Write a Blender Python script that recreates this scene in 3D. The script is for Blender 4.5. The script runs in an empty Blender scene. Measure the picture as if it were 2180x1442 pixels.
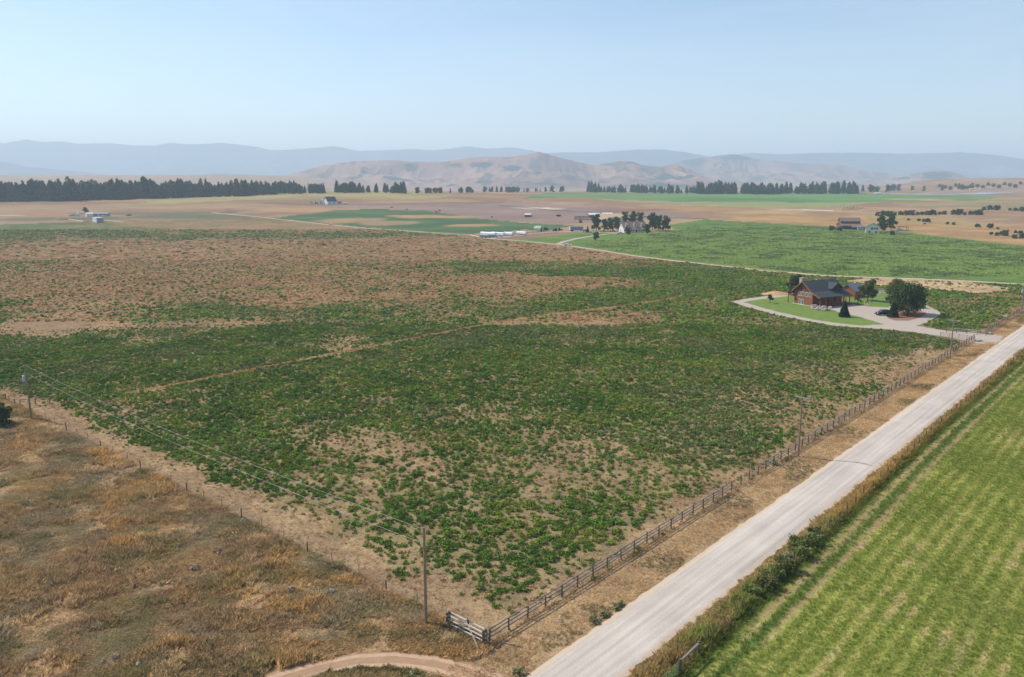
import bpy, math, random
import numpy as np
from mathutils import Vector, Matrix

random.seed(7)
rng = np.random.default_rng(7)
sc = bpy.context.scene
COL = sc.collection

# ------------------------------------------------------------------ camera, sky, sun, exposure
FPX, CX, CY, HZ, CAMH = 1720.0, 1090.0, 721.0, 383.0, 42.0       # lens and horizon of the photograph (2180 px wide)
PITCH = math.atan((CY - HZ) / FPX)
cam = bpy.data.objects.new('camera', bpy.data.cameras.new('camera'))
COL.objects.link(cam)
cam.location = (0, 0, CAMH)
cam.rotation_euler = (math.pi / 2 - PITCH, 0, 0)
cam.data.sensor_width = 36
cam.data.sensor_fit = 'HORIZONTAL'
cam.data.lens = 36 * FPX / 2180
cam.data.clip_start = 0.5
cam.data.clip_end = 120000
sc.camera = cam

SUN_EL = math.radians(45)
SUN_AZ = math.radians(-67)                                       # from +Y towards -X
sun_dir = Vector((math.sin(SUN_AZ) * math.cos(SUN_EL), math.cos(SUN_AZ) * math.cos(SUN_EL), math.sin(SUN_EL)))
world = bpy.data.worlds.new('World')
sc.world = world
world.use_nodes = True
nt = world.node_tree
nt.nodes.clear()
wo = nt.nodes.new('ShaderNodeOutputWorld')
bg = nt.nodes.new('ShaderNodeBackground')
sky = nt.nodes.new('ShaderNodeTexSky')
sky.sky_type = 'NISHITA'
sky.sun_disc = False
sky.sun_elevation = SUN_EL
sky.sun_rotation = SUN_AZ
sky.altitude = 900
sky.air_density = 1.1
sky.dust_density = 0.3
sky.ozone_density = 1.7
bg.inputs['Strength'].default_value = 0.118
# thin high cirrus all over the sky
tcw = nt.nodes.new('ShaderNodeTexCoord')
mpw = nt.nodes.new('ShaderNodeMapping')
mpw.inputs['Scale'].default_value = (1.2, 1.2, 7.0)
mpw.inputs['Rotation'].default_value = (0.1, 0.25, 0.4)
nzw = nt.nodes.new('ShaderNodeTexNoise')
nzw.inputs['Scale'].default_value = 1.6
nzw.inputs['Detail'].default_value = 7
nzw.inputs['Roughness'].default_value = .55
nzw.inputs['Distortion'].default_value = .6
mrw = nt.nodes.new('ShaderNodeMapRange')
mrw.inputs[1].default_value, mrw.inputs[2].default_value, mrw.inputs[3].default_value, mrw.inputs[4].default_value = .40, .75, 0, .36
mxw = nt.nodes.new('ShaderNodeMix')
mxw.data_type = 'RGBA'
mxw.inputs[7].default_value = (5.2, 5.8, 6.6, 1)
nt.links.new(tcw.outputs['Generated'], mpw.inputs['Vector'])
nt.links.new(mpw.outputs[0], nzw.inputs['Vector'])
nt.links.new(nzw.outputs['Fac'], mrw.inputs[0])
nt.links.new(mrw.outputs[0], mxw.inputs[0])
nt.links.new(sky.outputs[0], mxw.inputs[6])
nt.links.new(mxw.outputs[2], bg.inputs['Color'])
nt.links.new(bg.outputs[0], wo.inputs['Surface'])

sun = bpy.data.objects.new('sun', bpy.data.lights.new('sun', 'SUN'))
COL.objects.link(sun)
sun.rotation_euler = sun_dir.to_track_quat('Z', 'Y').to_euler()
sun.data.energy = 4.2
sun.data.angle = math.radians(0.5)
sun.data.color = (1.0, 0.93, 0.82)
sc.view_settings.view_transform = 'Standard'
sc.view_settings.look = 'None'
sc.view_settings.exposure = 0.38
sc.view_settings.gamma = 1.0
sc.view_settings.use_curve_mapping = False
try:
    sc.cycles.use_denoising = True
    sc.cycles.denoiser = 'OPENIMAGEDENOISE'
    sc.cycles.max_bounces = 6
    sc.cycles.diffuse_bounces = 4
    sc.cycles.transparent_max_bounces = 8
    sc.cycles.volume_bounces = 3
except Exception:
    pass


# ------------------------------------------------------------------ numbers
ALB = 0.92                                                       # reflectance of the colours below, seen at this exposure


def S(r, g, b):
    return tuple(ALB * (c / 12.92 if c <= 0.04045 else ((c + 0.055) / 1.055) ** 2.4) for c in (r / 255, g / 255, b / 255))


def ss(a, b, x):
    t = np.clip((np.asarray(x, float) - a) / (b - a), 0, 1)
    return t * t * (3 - 2 * t)


def _hash(ix, iy, seed):
    h = (ix.astype(np.int64) * 374761393 + iy.astype(np.int64) * 668265263 + seed * 1442695041) & 0xFFFFFFFF
    h = ((h ^ (h >> 13)) * 1274126177) & 0xFFFFFFFF
    h = h ^ (h >> 16)
    return (h & 0xFFFFFF) / float(0xFFFFFF)


def vnoise(x, y, seed=0):
    ix, iy = np.floor(x), np.floor(y)
    fx, fy = x - ix, y - iy
    fx, fy = fx * fx * (3 - 2 * fx), fy * fy * (3 - 2 * fy)
    a, b = _hash(ix, iy, seed), _hash(ix + 1, iy, seed)
    c, d = _hash(ix, iy + 1, seed), _hash(ix + 1, iy + 1, seed)
    return (a * (1 - fx) + b * fx) * (1 - fy) + (c * (1 - fx) + d * fx) * fy


def fbm(x, y, scale, octv=4, seed=0):
    x, y = np.asarray(x, float) / scale, np.asarray(y, float) / scale
    t, a, n = 0, 1, 0
    for k in range(octv):
        t = t + a * vnoise(x + 17.3 * k, y - 9.1 * k, seed + k)
        n += a
        a *= 0.5
        x, y = x * 2.03, y * 2.03
    return t / n


def height(x, y):
    x, y = np.asarray(x, float), np.asarray(y, float)
    b = 15 * ss(650, 1150, y) - 15 * ss(1900, 2800, y)
    b = b + 8 * np.exp(-((x + 250) / 450) ** 2 - ((y - 1350) / 230) ** 2)
    b = b + 62 * np.exp(-((y - 3600) / 700) ** 2) * ss(-250, -1150, x)
    b = b + 40 * ss(900, 1400, x) * np.exp(-((y - 2450) / 420) ** 2) * (0.75 + 0.5 * fbm(x, y, 160, 3, 5))
    b = b + 5 * ss(520, 1000, y) * (1 - ss(9000, 14000, y)) * (fbm(x, y, 260, 3, 11) - 0.5)
    return b


def hit(px, py):
    """the spot of ground seen at a pixel of the photograph: where to stand things, in metres"""
    u, v = (px - CX) / FPX, -(py - CY) / FPX
    d = np.array([u, math.cos(PITCH) + v * math.sin(PITCH), -math.sin(PITCH) + v * math.cos(PITCH)])
    t = np.geomspace(30, 30000, 2200)
    z = CAMH + d[2] * t - height(d[0] * t, d[1] * t)
    k = np.argmax(z < 0) if (z < 0).any() else len(t) - 1
    lo, hi = t[max(k - 1, 0)], t[k]
    for _ in range(25):
        m = 0.5 * (lo + hi)
        if CAMH + d[2] * m - float(height(d[0] * m, d[1] * m)) < 0:
            hi = m
        else:
            lo = m
    p = d * hi
    return Vector((p[0], p[1], float(height(p[0], p[1]))))


def mpp(p):
    return math.hypot(p[0], p[1]) / FPX                           # metres to a photo pixel at that distance


RC, RD = np.array([-2.2, 67.8]), np.array([0.657, 0.754])        # corner of the rail fence, direction of the road


def road(s, n, z=0.0):
    return Vector((RC[0] + RD[0] * s + RD[1] * n, RC[1] + RD[1] * s - RD[0] * n, z))


def to_road(x, y):
    dx, dy = x - RC[0], y - RC[1]
    return dx * RD[0] + dy * RD[1], dx * RD[1] - dy * RD[0]


def poly_px(pts):
    return np.array([hit(*p)[:2] for p in pts])


def inside(x, y, poly):
    r = np.zeros(np.shape(x), bool)
    n = len(poly)
    for i in range(n):
        x0, y0 = poly[i]
        x1, y1 = poly[(i + 1) % n]
        if y0 == y1:
            continue
        c = ((y0 > y) != (y1 > y)) & (x < (x1 - x0) * (y - y0) / (y1 - y0) + x0)
        r ^= c
    return r


# ------------------------------------------------------------------ materials
MATS = {}


def mat(name, col, rough=0.85, var=0.25, scale=1.5, bump=0.0, metal=0.0, coords='Object', stretch=None, col2=None, spec=0.3):
    if name in MATS:
        return MATS[name]
    m = bpy.data.materials.new(name)
    m.use_nodes = True
    t = m.node_tree
    p = t.nodes['Principled BSDF']
    p.inputs['Roughness'].default_value = rough
    p.inputs['Metallic'].default_value = metal
    p.inputs['Specular IOR Level'].default_value = spec
    tc = t.nodes.new('ShaderNodeTexCoord')
    mp = t.nodes.new('ShaderNodeMapping')
    if stretch:
        mp.inputs['Scale'].default_value = stretch
    t.links.new(tc.outputs[coords], mp.inputs['Vector'])
    nz = t.nodes.new('ShaderNodeTexNoise')
    nz.inputs['Scale'].default_value = scale
    nz.inputs['Detail'].default_value = 6
    nz.inputs['Roughness'].default_value = 0.65
    t.links.new(mp.outputs[0], nz.inputs['Vector'])
    r = t.nodes.new('ShaderNodeValToRGB')
    r.color_ramp.elements[0].position = 0.3
    r.color_ramp.elements[1].position = 0.7
    if col2 is None:
        c0 = tuple(c * (1 - var) for c in col)
        c1 = tuple(min(1, c * (1 + var)) for c in col)
    else:
        c0, c1 = col, col2
    r.color_ramp.elements[0].color = (*c0, 1)
    r.color_ramp.elements[1].color = (*c1, 1)
    t.links.new(nz.outputs['Fac'], r.inputs[0])
    t.links.new(r.outputs[0], p.inputs['Base Color'])
    if bump:
        bp = t.nodes.new('ShaderNodeBump')
        bp.inputs['Strength'].default_value = bump
        bp.inputs['Distance'].default_value = 0.1
        t.links.new(nz.outputs['Fac'], bp.inputs['Height'])
        t.links.new(bp.outputs[0], p.inputs['Normal'])
    MATS[name] = m
    return m


def leaf_mat(name, c0, c1, trans=0.25, source='ISLAND', c2=None):
    """leaves and blades: colour from the leaf itself, from the plant it belongs to or from a per-plant tint"""
    m = bpy.data.materials.new(name)
    m.use_nodes = True
    t = m.node_tree
    t.nodes.clear()
    out = t.nodes.new('ShaderNodeOutputMaterial')
    g = t.nodes.new('ShaderNodeNewGeometry')
    r = t.nodes.new('ShaderNodeValToRGB')
    r.color_ramp.elements[0].color = (*c0, 1)
    r.color_ramp.elements[1].color = (*c1, 1)
    if c2:
        e = r.color_ramp.elements.new(0.93)
        e.color = (*c1, 1)
        r.color_ramp.elements[2].color = (*c2, 1)
    t.links.new(g.outputs['Random Per Island'], r.inputs[0])
    colour = r.outputs[0]
    if source == 'TINT':
        a = t.nodes.new('ShaderNodeAttribute')
        a.attribute_type = 'INSTANCER'
        a.attribute_name = 'col'
        x = t.nodes.new('ShaderNodeMix')
        x.data_type = 'RGBA'
        x.blend_type = 'MULTIPLY'
        x.inputs[0].default_value = 1
        t.links.new(r.outputs[0], x.inputs[6])
        t.links.new(a.outputs['Color'], x.inputs[7])
        colour = x.outputs[2]
    d = t.nodes.new('ShaderNodeBsdfDiffuse')
    tr = t.nodes.new('ShaderNodeBsdfTranslucent')
    mx = t.nodes.new('ShaderNodeMixShader')
    mx.inputs[0].default_value = trans
    t.links.new(colour, d.inputs['Color'])
    t.links.new(colour, tr.inputs['Color'])
    t.links.new(d.outputs[0], mx.inputs[1])
    t.links.new(tr.outputs[0], mx.inputs[2])
    t.links.new(mx.outputs[0], out.inputs['Surface'])
    MATS[name] = m
    return m


# ------------------------------------------------------------------ mesh building
class MB:
    def __init__(self):
        self.v, self.f, self.mi = [], [], []
        self.cur = 0

    def add(self, vs, fs):
        o = len(self.v)
        self.v += [tuple(v) for v in vs]
        self.f += [tuple(o + i for i in f) for f in fs]
        self.mi += [self.cur] * len(fs)

    def box(self, c, s, rz=0.0):
        cx, cy, cz = c
        hx, hy, hz = s[0] / 2, s[1] / 2, s[2] / 2
        ca, sa = math.cos(rz), math.sin(rz)
        vs = []
        for dz in (-hz, hz):
            for dx, dy in ((-hx, -hy), (hx, -hy), (hx, hy), (-hx, hy)):
                vs.append((cx + dx * ca - dy * sa, cy + dx * sa + dy * ca, cz + dz))
        self.add(vs, [(3, 2, 1, 0), (4, 5, 6, 7), (0, 1, 5, 4), (1, 2, 6, 5), (2, 3, 7, 6), (3, 0, 4, 7)])

    def cyl(self, p0, p1, r0, r1=None, n=7, caps=True):
        r1 = r0 if r1 is None else r1
        p0, p1 = Vector(p0), Vector(p1)
        a = (p1 - p0).normalized()
        u = a.orthogonal().normalized()
        w = a.cross(u)
        vs = []
        for p, r in ((p0, r0), (p1, r1)):
            for k in range(n):
                th = 2 * math.pi * k / n
                vs.append(p + (u * math.cos(th) + w * math.sin(th)) * r)
        fs = [(k, (k + 1) % n, n + (k + 1) % n, n + k) for k in range(n)]
        if caps:
            fs += [tuple(range(n - 1, -1, -1)), tuple(range(n, 2 * n))]
        self.add(vs, fs)

    def tube(self, pts, r, n=5):
        for i in range(len(pts) - 1):
            rr = r if not isinstance(r, (list, tuple)) else r[i]
            r2 = r if not isinstance(r, (list, tuple)) else r[i + 1]
            self.cyl(pts[i], pts[i + 1], rr, r2, n, caps=(i in (0, len(pts) - 2)))

    def extrude(self, prof, axis, a, b):
        """profile of (p, q) points swept from a to b along axis ('x': p=y q=z, 'y': p=x q=z)"""
        n = len(prof)
        vs = [((a, p, q) if axis == 'x' else (p, a, q)) for p, q in prof] + [((b, p, q) if axis == 'x' else (p, b, q)) for p, q in prof]
        fs = [(k, (k + 1) % n, n + (k + 1) % n, n + k) for k in range(n)] + [tuple(range(n - 1, -1, -1)), tuple(range(n, 2 * n))]
        self.add(vs, fs)

    def slab(self, quad, th):
        q = [Vector(p) for p in quad]
        nrm = (q[1] - q[0]).cross(q[3] - q[0]).normalized()
        if nrm.z < 0:
            nrm = -nrm
        low = [p - nrm * th for p in q]
        self.add(q + low, [(0, 1, 2, 3), (7, 6, 5, 4), (0, 4, 5, 1), (1, 5, 6, 2), (2, 6, 7, 3), (3, 7, 4, 0)])

    def mesh(self, name, mats):
        me = bpy.data.meshes.new(name)
        me.from_pydata(self.v, [], self.f)
        for m in (mats if isinstance(mats, (list, tuple)) else [mats]):
            me.materials.append(m)
        if any(self.mi):
            me.polygons.foreach_set('material_index', self.mi)
        me.validate(clean_customdata=False)
        import bmesh
        bm = bmesh.new()
        bm.from_mesh(me)
        bmesh.ops.recalc_face_normals(bm, faces=bm.faces)
        bm.to_mesh(me)
        bm.free()
        return me

    def build(self, name, mats, parent=None):
        return link(name, self.mesh(name, mats), parent)


def link(name, data, parent=None, loc=None, rz=0.0, scale=None):
    o = bpy.data.objects.new(name, data)
    COL.objects.link(o)
    if parent is not None:
        o.parent = parent
    if loc is not None:
        o.location = loc
    if rz:
        o.rotation_euler[2] = rz
    if scale is not None:
        o.scale = scale if isinstance(scale, (tuple, list, Vector)) else (scale,) * 3
    return o


def tag(o, label=None, cat=None, group=None, kind=None):
    if label:
        o['label'] = label
    if cat:
        o['category'] = cat
    if group:
        o['group'] = group
    if kind:
        o['kind'] = kind
    return o


def root(name, loc, rz, label, cat, group=None):
    return tag(link(name, None, None, loc, rz), label, cat, group)


def copy_tree(o, loc, rz=0.0, scale=None, parent=None, label=None):
    c = o.copy()
    COL.objects.link(c)
    c.parent = parent
    if parent is None:
        c.location = loc
        c.rotation_euler[2] = rz
        if scale is not None:
            c.scale = (scale,) * 3 if not isinstance(scale, (tuple, list)) else scale
        if label:
            c['label'] = label
    for ch in list(o.children):
        copy_tree(ch, None, 0, None, c)
    return c


def np_mesh(name, verts, quads, mats, smooth=False):
    me = bpy.data.meshes.new(name)
    k = quads.shape[1]
    me.vertices.add(len(verts))
    me.vertices.foreach_set('co', np.ascontiguousarray(verts, np.float32).ravel())
    me.loops.add(quads.size)
    me.loops.foreach_set('vertex_index', np.ascontiguousarray(quads, np.int32).ravel())
    me.polygons.add(len(quads))
    me.polygons.foreach_set('loop_start', np.arange(0, quads.size, k, dtype=np.int32))
    me.polygons.foreach_set('loop_total', np.full(len(quads), k, np.int32))
    me.update(calc_edges=True)
    if smooth:
        me.polygons.foreach_set('use_smooth', np.ones(len(quads), bool))
    for m in (mats if isinstance(mats, (list, tuple)) else [mats]):
        me.materials.append(m)
    return me


def sheet(name, poly, z, material, jitter=0.0, step=2.0, label=None):
    """a flat surface laid on the ground, its edge broken up a little"""
    r = random.Random(len(name) * 31 + len(poly))
    pts = []
    n = len(poly)
    for i in range(n):
        a, b = Vector(poly[i]), Vector(poly[(i + 1) % n])
        k = max(1, int((b - a).length / step))
        for j in range(k):
            p = a.lerp(b, j / k)
            pts.append((p.x + r.uniform(-jitter, jitter), p.y + r.uniform(-jitter, jitter), z))
    from mathutils.geometry import delaunay_2d_cdt
    v2, _, f2, *_rest = delaunay_2d_cdt([Vector(p[:2]) for p in pts], [], [list(range(len(pts)))], 1, 1e-4)
    me = bpy.data.meshes.new(name)
    me.from_pydata([(v.x, v.y, z) for v in v2], [], [list(f) for f in f2])
    me.update()
    if me.polygons[0].normal.z < 0:
        me.flip_normals()
    me.materials.append(material)
    o = link(name, me)
    return tag(o, label, None, None, 'structure')


def strip(name, pts, width, off, material, label=None, jitter=0.0, seg=None, cross=1):
    """a lane draped on the ground along a line of points"""
    r = random.Random(len(pts) + int(width * 10))
    path = [Vector((p[0], p[1])) for p in pts]
    out = []
    for a, b in zip(path[:-1], path[1:]):
        L = (b - a).length
        k = max(1, int(L / (seg or max(3, width))))
        out += [a.lerp(b, j / k) for j in range(k)]
    out.append(path[-1])
    vs, fs = [], []
    for i, p in enumerate(out):
        d = (out[min(i + 1, len(out) - 1)] - out[max(i - 1, 0)]).normalized()
        nrm = Vector((d.y, -d.x))
        for c in range(cross + 1):
            q = p + nrm * width * (c / cross - 0.5)
            if c in (0, cross):
                q = q + nrm * r.uniform(-jitter, jitter)
            crown = 0.10 * (1 - (2 * c / cross - 1) ** 2) if cross > 1 else 0
            vs.append((q.x, q.y, float(height(q.x, q.y)) + off + crown))
    m = cross + 1
    for i in range(len(out) - 1):
        for c in range(cross):
            fs.append((i * m + c, (i + 1) * m + c, (i + 1) * m + c + 1, i * m + c + 1))
    me = bpy.data.meshes.new(name)
    me.from_pydata(vs, [], [f[::-1] for f in fs])
    me.materials.append(material)
    me.update()
    if me.polygons[0].normal.z < 0:
        me.flip_normals()
    return tag(link(name, me), label, None, None, 'structure')


# ================================================================== THE LAND
yr = [-25.0]
while yr[-1] < 17000:
    y = yr[-1]
    px1 = max(y, 60) ** 2 / (CAMH * 808)
    yr.append(y + (4 if y < 40 else max(0.45, min(px1 * (1.0 if y < 400 else 0.55), y * 0.03))))
yr = np.array(yr)
uc = np.concatenate([np.linspace(-2.6, -0.8, 24, endpoint=False), np.linspace(-0.8, 0.8, 640), np.linspace(0.8, 2.6, 25)[1:]])
GX = np.clip(np.outer(yr + 30, uc), -15500, 15500)
GY = np.repeat(yr[:, None], len(uc), 1)
GZ = height(GX, GY)

MAINF = poly_px([(1045, 1372), (2075, 722), (2180, 652), (2290, 580), (2290, 618), (2180, 607), (1750, 589), (1650, 580), (1350, 548), (1200, 525),
                 (1020, 507), (800, 487), (640, 471), (560, 462), (0, 478), (-500, 480), (-700, 760), (0, 842), (110, 884), (950, 1335)])
BROWN = [(250, 560, 330, 42, .95), (80, 640, 170, 55, .75), (420, 528, 500, 24, .8), (640, 640, 95, 26, .95), (330, 612, 300, 40, .5),
         (860, 540, 340, 28, .95), (1010, 520, 300, 16, .95), (1130, 552, 170, 16, .75), (1140, 606, 215, 26, 1.0), (830, 635, 120, 12, .8),
         (1270, 678, 170, 11, .8), (700, 592, 260, 34, .5), (560, 482, 380, 24, .65), (150, 690, 170, 18, .65), (480, 690, 130, 14, .45),
         (330, 722, 120, 10, .35), (760, 725, 70, 12, .5), (960, 600, 160, 20, .55), (900, 660, 120, 16, .4), (1520, 617, 26, 4, .9),
         (680, 960, 130, 45, .5), (880, 1000, 160, 55, .45), (1260, 955, 140, 60, .3), (1200, 1030, 150, 40, .4), (820, 860, 70, 22, .3),
         (1860, 785, 90, 30, .5), (1740, 870, 90, 40, .4), (1350, 800, 120, 30, .25), (1300, 730, 140, 9, .35), (1960, 745, 50, 16, .6),
         (1430, 560, 160, 5, .5), (1330, 540, 150, 10, .8), (2080, 640, 60, 8, .5), (1380, 1100, 120, 60, .2), (1150, 1240, 160, 60, .25),
         (1640, 920, 80, 50, .3), (1480, 1040, 70, 50, .25),
         (480, 504, 330, 11, -.6), (60, 492, 220, 11, -.45), (1050, 562, 130, 9, -.9), (1260, 582, 190, 9, -1.0), (1450, 612, 150, 18, -1.0),
         (150, 775, 320, 45, -.7), (1560, 600, 90, 12, -.8), (1300, 640, 90, 10, -.5), (520, 575, 120, 8, -.35), (700, 560, 100, 6, -.4),
         (500, 655, 110, 12, -.4), (760, 500, 120, 4, -.4)]
BRW = []
for (px, py, rx, ry, s_) in BROWN:
    if py > 780:
        s_ *= .8
    a, b = hit(px, py + ry), hit(px, py - ry)
    c = hit(px, py)
    BRW.append((0.5 * (a.x + b.x) * 0.3 + c.x * 0.7, 0.5 * (a.y + b.y), rx * mpp(c), max(0.5 * (b.y - a.y), 2), s_, (b.x - a.x) / (b.y - a.y)))


def dryness(x, y):
    """how brown the big field is at a spot: 0 lush, 1 dry"""
    w = 0.10 * np.maximum(y, 60)
    xw = x + (fbm(x, y, 30, 4, 21) - .5) * w * 1.6
    yw = y + (fbm(x, y, 22, 4, 22) - .5) * w * 1.3
    d = 0.20 + 0.08 * ss(150, 300, y)
    for (cx, cy, rx, ry, s_, sh) in BRW:
        e = ((xw - cx - sh * (yw - cy)) / rx) ** 2 + ((yw - cy) / ry) ** 2
        d = d + s_ * np.exp(-.95 * e ** 1.4)
    d = d + (fbm(x, y, 24, 4, 31) - 0.5) * 0.75 + (fbm(x, y, 5, 3, 33) - 0.5) * 0.6 + (fbm(x, y, 11, 3, 35) - 0.5) * 0.5 * ss(200, 300, y)
    s, n = to_road(x, y)
    d = d + 0.65 * np.exp(-((n + 0.3) / (2.2 + 4.5 * np.clip(fbm(s, s * 0, 12, 3, 41) - .3, 0, 1))) ** 2)
    d = d + 0.25 * ss(14, 4, s) * ss(-120, -60, n) * ss(.3, .6, fbm(x, y, 4, 3, 45)) + 1.0 * ss(7.0, 2.4, s + (fbm(x, y, 6, 3, 43) - .5) * 6) * ss(-165, -120, n)
    ninn = -114.5 + 14 * ss(120, 205, s)
    d = d + 1.0 * np.exp(-((n - ninn) / 1.0) ** 2) * ss(16, 24, s) * (0.35 + 0.8 * fbm(s, n * 0, 9, 3, 47))
    return np.clip(d, 0, 1.3)


def warp(x, y, k, seed):
    w = k * np.maximum(y, 60)
    return x + (fbm(x, y, 40, 3, seed) - .5) * w * 2, y + (fbm(x, y, 40, 3, seed + 1) - .5) * w * 2


def lerp(a, b, t):
    return a * (1 - t[..., None]) + b * t[..., None]


def meadow_col(x, y):
    """the dry meadow below the wire fence: straw, gold, olive and grey patches"""
    c = np.zeros(x.shape + (3,)) + np.array(S(152, 118, 84))
    c = lerp(c, np.array(S(172, 130, 72)), ss(.46, .66, fbm(x, y, 6.5, 5, 61)) * .9)
    c = lerp(c, np.array(S(144, 124, 100)), ss(.45, .66, fbm(x, y * 1.5, 5.5, 5, 63)) * 0.8)
    c = lerp(c, np.array(S(122, 108, 68)), ss(.50, .70, fbm(x, y * 1.5, 4.5, 5, 65)) * 0.75)
    c = lerp(c, np.array(S(168, 132, 84)), ss(.52, .72, fbm(x, y, 5, 5, 67)) * 0.4)
    c = lerp(c, np.array(S(196, 162, 126)), ss(.56, .72, fbm(x, y, 3, 4, 69)) * 0.6)
    return c


def hay_col(x, y):
    """the mown field across the road: windrow stripes that run with the road"""
    s, n = to_road(x, y)
    ph = n / 1.75 + 0.22 * (fbm(x, y, 22, 3, 71) - .5)
    stripe = 0.5 + 0.30 * np.cos(2 * np.pi * ph) + 0.10 * np.cos(2 * np.pi * n / 8.3) + .3 * (fbm(x, y, 14, 4, 72) - .5)
    g0, g1, tan = np.array(S(134, 144, 66)), np.array(S(170, 170, 92)), np.array(S(192, 174, 122))
    c = np.zeros(x.shape + (3,)) + g0
    c = lerp(c, g1, ss(.25, .9, stripe + (fbm(x, y, 2, 3, 73) - .5) * .9))
    c = lerp(c, tan, ss(.88, 1.1, stripe * .5 + fbm(x, y * 1.0, 4, 4, 75)) * .8)
    c = lerp(c, np.array(S(122, 134, 60)), ss(.52, .68, fbm(x, y, 9, 4, 77)) * .5)
    return c


def ground_col(x, y):
    C = np.zeros(x.shape + (3,)) + np.array(S(160, 128, 98))
    n1 = fbm(x, y, 90, 5, 81)
    n2 = fbm(x, y * 3, 300, 4, 83)
    C = lerp(C, np.array(S(178, 148, 112)), ss(.45, .7, n1))
    C = lerp(C, np.array(S(138, 110, 88)), ss(.5, .7, n2) * .7)
    far = ss(2300, 3200, y)
    C = lerp(C, np.array(S(168, 140, 112)), far * .8)

    def paint(poly, col, k=0.0, seed=3, amt=1.0, col2=None, scale=60):
        pl = poly_px(poly)
        m_ = k * max(pl[:, 1].max(), 60) * 1.1 + 1
        sub = (x > pl[:, 0].min() - m_) & (x < pl[:, 0].max() + m_) & (y > pl[:, 1].min() - m_) & (y < pl[:, 1].max() + m_)
        if not sub.any():
            return
        xs_, ys_ = x[sub], y[sub]
        xw, yw = warp(xs_, ys_, k, seed) if k else (xs_, ys_)
        mk = inside(xw, yw, pl)
        cc = np.zeros(xs_.shape + (3,)) + np.array(S(*col))
        if col2:
            cc = lerp(cc, np.array(S(*col2)), ss(.38, .66, fbm(xs_, ys_ * 2, scale, 4, seed + 7)))
        old = C[sub]
        C[sub] = np.where(mk[..., None], old * (1 - amt) + cc * amt, old)

    def patch(px, py, rx, ry, col, amt=1.0, seed=9):
        a, b, c = hit(px, py + ry), hit(px, py - ry), hit(px, py)
        rxm, rym, cym = rx * mpp(c), max(.5 * (b.y - a.y), 2), .5 * (a.y + b.y)
        sub = (np.abs(x - c.x) < rxm * 2 + 60) & (np.abs(y - cym) < rym * 2 + 60)
        if not sub.any():
            return
        xs_, ys_ = x[sub], y[sub]
        xw, yw = warp(xs_, ys_, 0.015, seed)
        e = ((xw - c.x) / rxm) ** 2 + ((yw - cym) / rym) ** 2
        C[sub] = lerp(C[sub], np.array(S(*col)), amt * ss(1.5, .5, e + (fbm(xs_, ys_, 35, 4, seed) - .5) * 1.2))

    # slopes and fields beyond the lane
    paint([(-100, 470), (0, 434), (200, 428), (480, 418), (700, 408), (900, 411), (1060, 420), (1100, 430), (860, 438), (640, 440), (440, 452), (0, 456)], (170, 140, 104), .01, 3, 1, (152, 120, 92), 120)
    paint([(250, 436), (480, 417), (680, 407), (900, 410), (980, 416), (860, 428), (700, 424), (480, 428), (300, 437)], (172, 158, 104), .015, 5, .9, (160, 146, 98), 90)
    paint([(1090, 428), (1400, 430), (1700, 446), (1900, 436), (2200, 440), (2250, 490), (1900, 470), (1500, 466), (1300, 440)], (158, 126, 98), .012, 7, 1, (182, 150, 112), 60)
    paint([(640, 437), (720, 436), (860, 433), (1080, 431), (1300, 440), (1420, 452), (1500, 465), (1300, 472), (1190, 478), (1000, 464), (850, 447)], (150, 126, 114), .004, 9, 1, (162, 136, 120), 70)
    paint([(1110, 424), (1180, 411), (1500, 412), (1800, 411), (2160, 419), (2060, 429), (1880, 430), (1700, 432), (1450, 430), (1300, 423), (1200, 420)], (116, 146, 84), .006, 11, 1, (92, 132, 76), 160)
    paint([(1250, 424), (1500, 430), (1700, 432), (1880, 431), (1740, 444), (1560, 442), (1380, 432)], (148, 160, 104), .006, 13, .9, (160, 152, 104), 80)
    paint([(1880, 428), (2200, 426), (2260, 440), (2180, 446), (1960, 444)], (168, 146, 106), .01, 15, .9, (138, 128, 96), 60)
    paint([(1500, 466), (1620, 456), (1760, 456), (1980, 468), (2200, 486), (2300, 545), (2180, 526), (1925, 495), (1760, 484), (1600, 474)], (190, 152, 100), .006, 17, 1, (168, 132, 92), 40)
    paint([(1850, 462), (1960, 464), (2100, 478), (2100, 484), (1940, 474), (1850, 470)], (150, 140, 84), .01, 18, .7, (176, 150, 96), 30)
    paint([(560, 467), (690, 449), (800, 445), (900, 448), (1010, 464), (1160, 478), (1225, 480), (1140, 496), (1020, 503), (800, 486), (640, 472)], (76, 104, 62), .006, 19, 1, (96, 118, 74), 50)
    for q in [(740, 470, 60, 5, (172, 140, 100)), (920, 462, 90, 4, (184, 150, 108)), (830, 476, 60, 4, (160, 136, 100)), (1010, 480, 60, 3, (182, 146, 104)),
              (1150, 445, 40, 1.6, (222, 206, 178)), (640, 447, 70, 5, (180, 142, 104)), (600, 455, 60, 3, (150, 118, 90)), (1700, 446, 40, 1.5, (210, 190, 150)),
              (1960, 425, 60, 2, (184, 150, 110)), (1480, 445, 120, 5, (178, 142, 100)), (1350, 448, 90, 4, (146, 112, 90)), (1620, 452, 90, 3, (190, 154, 110)),
              (60, 458, 110, 2.5, (168, 130, 108)), (10, 459, 40, 1.2, (206, 186, 168)), (120, 466, 120, 4, (108, 112, 78)), (420, 462, 120, 5, (112, 112, 80)), (300, 455, 150, 3, (118, 112, 82))]:
        patch(*q[:4], q[4])
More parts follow.
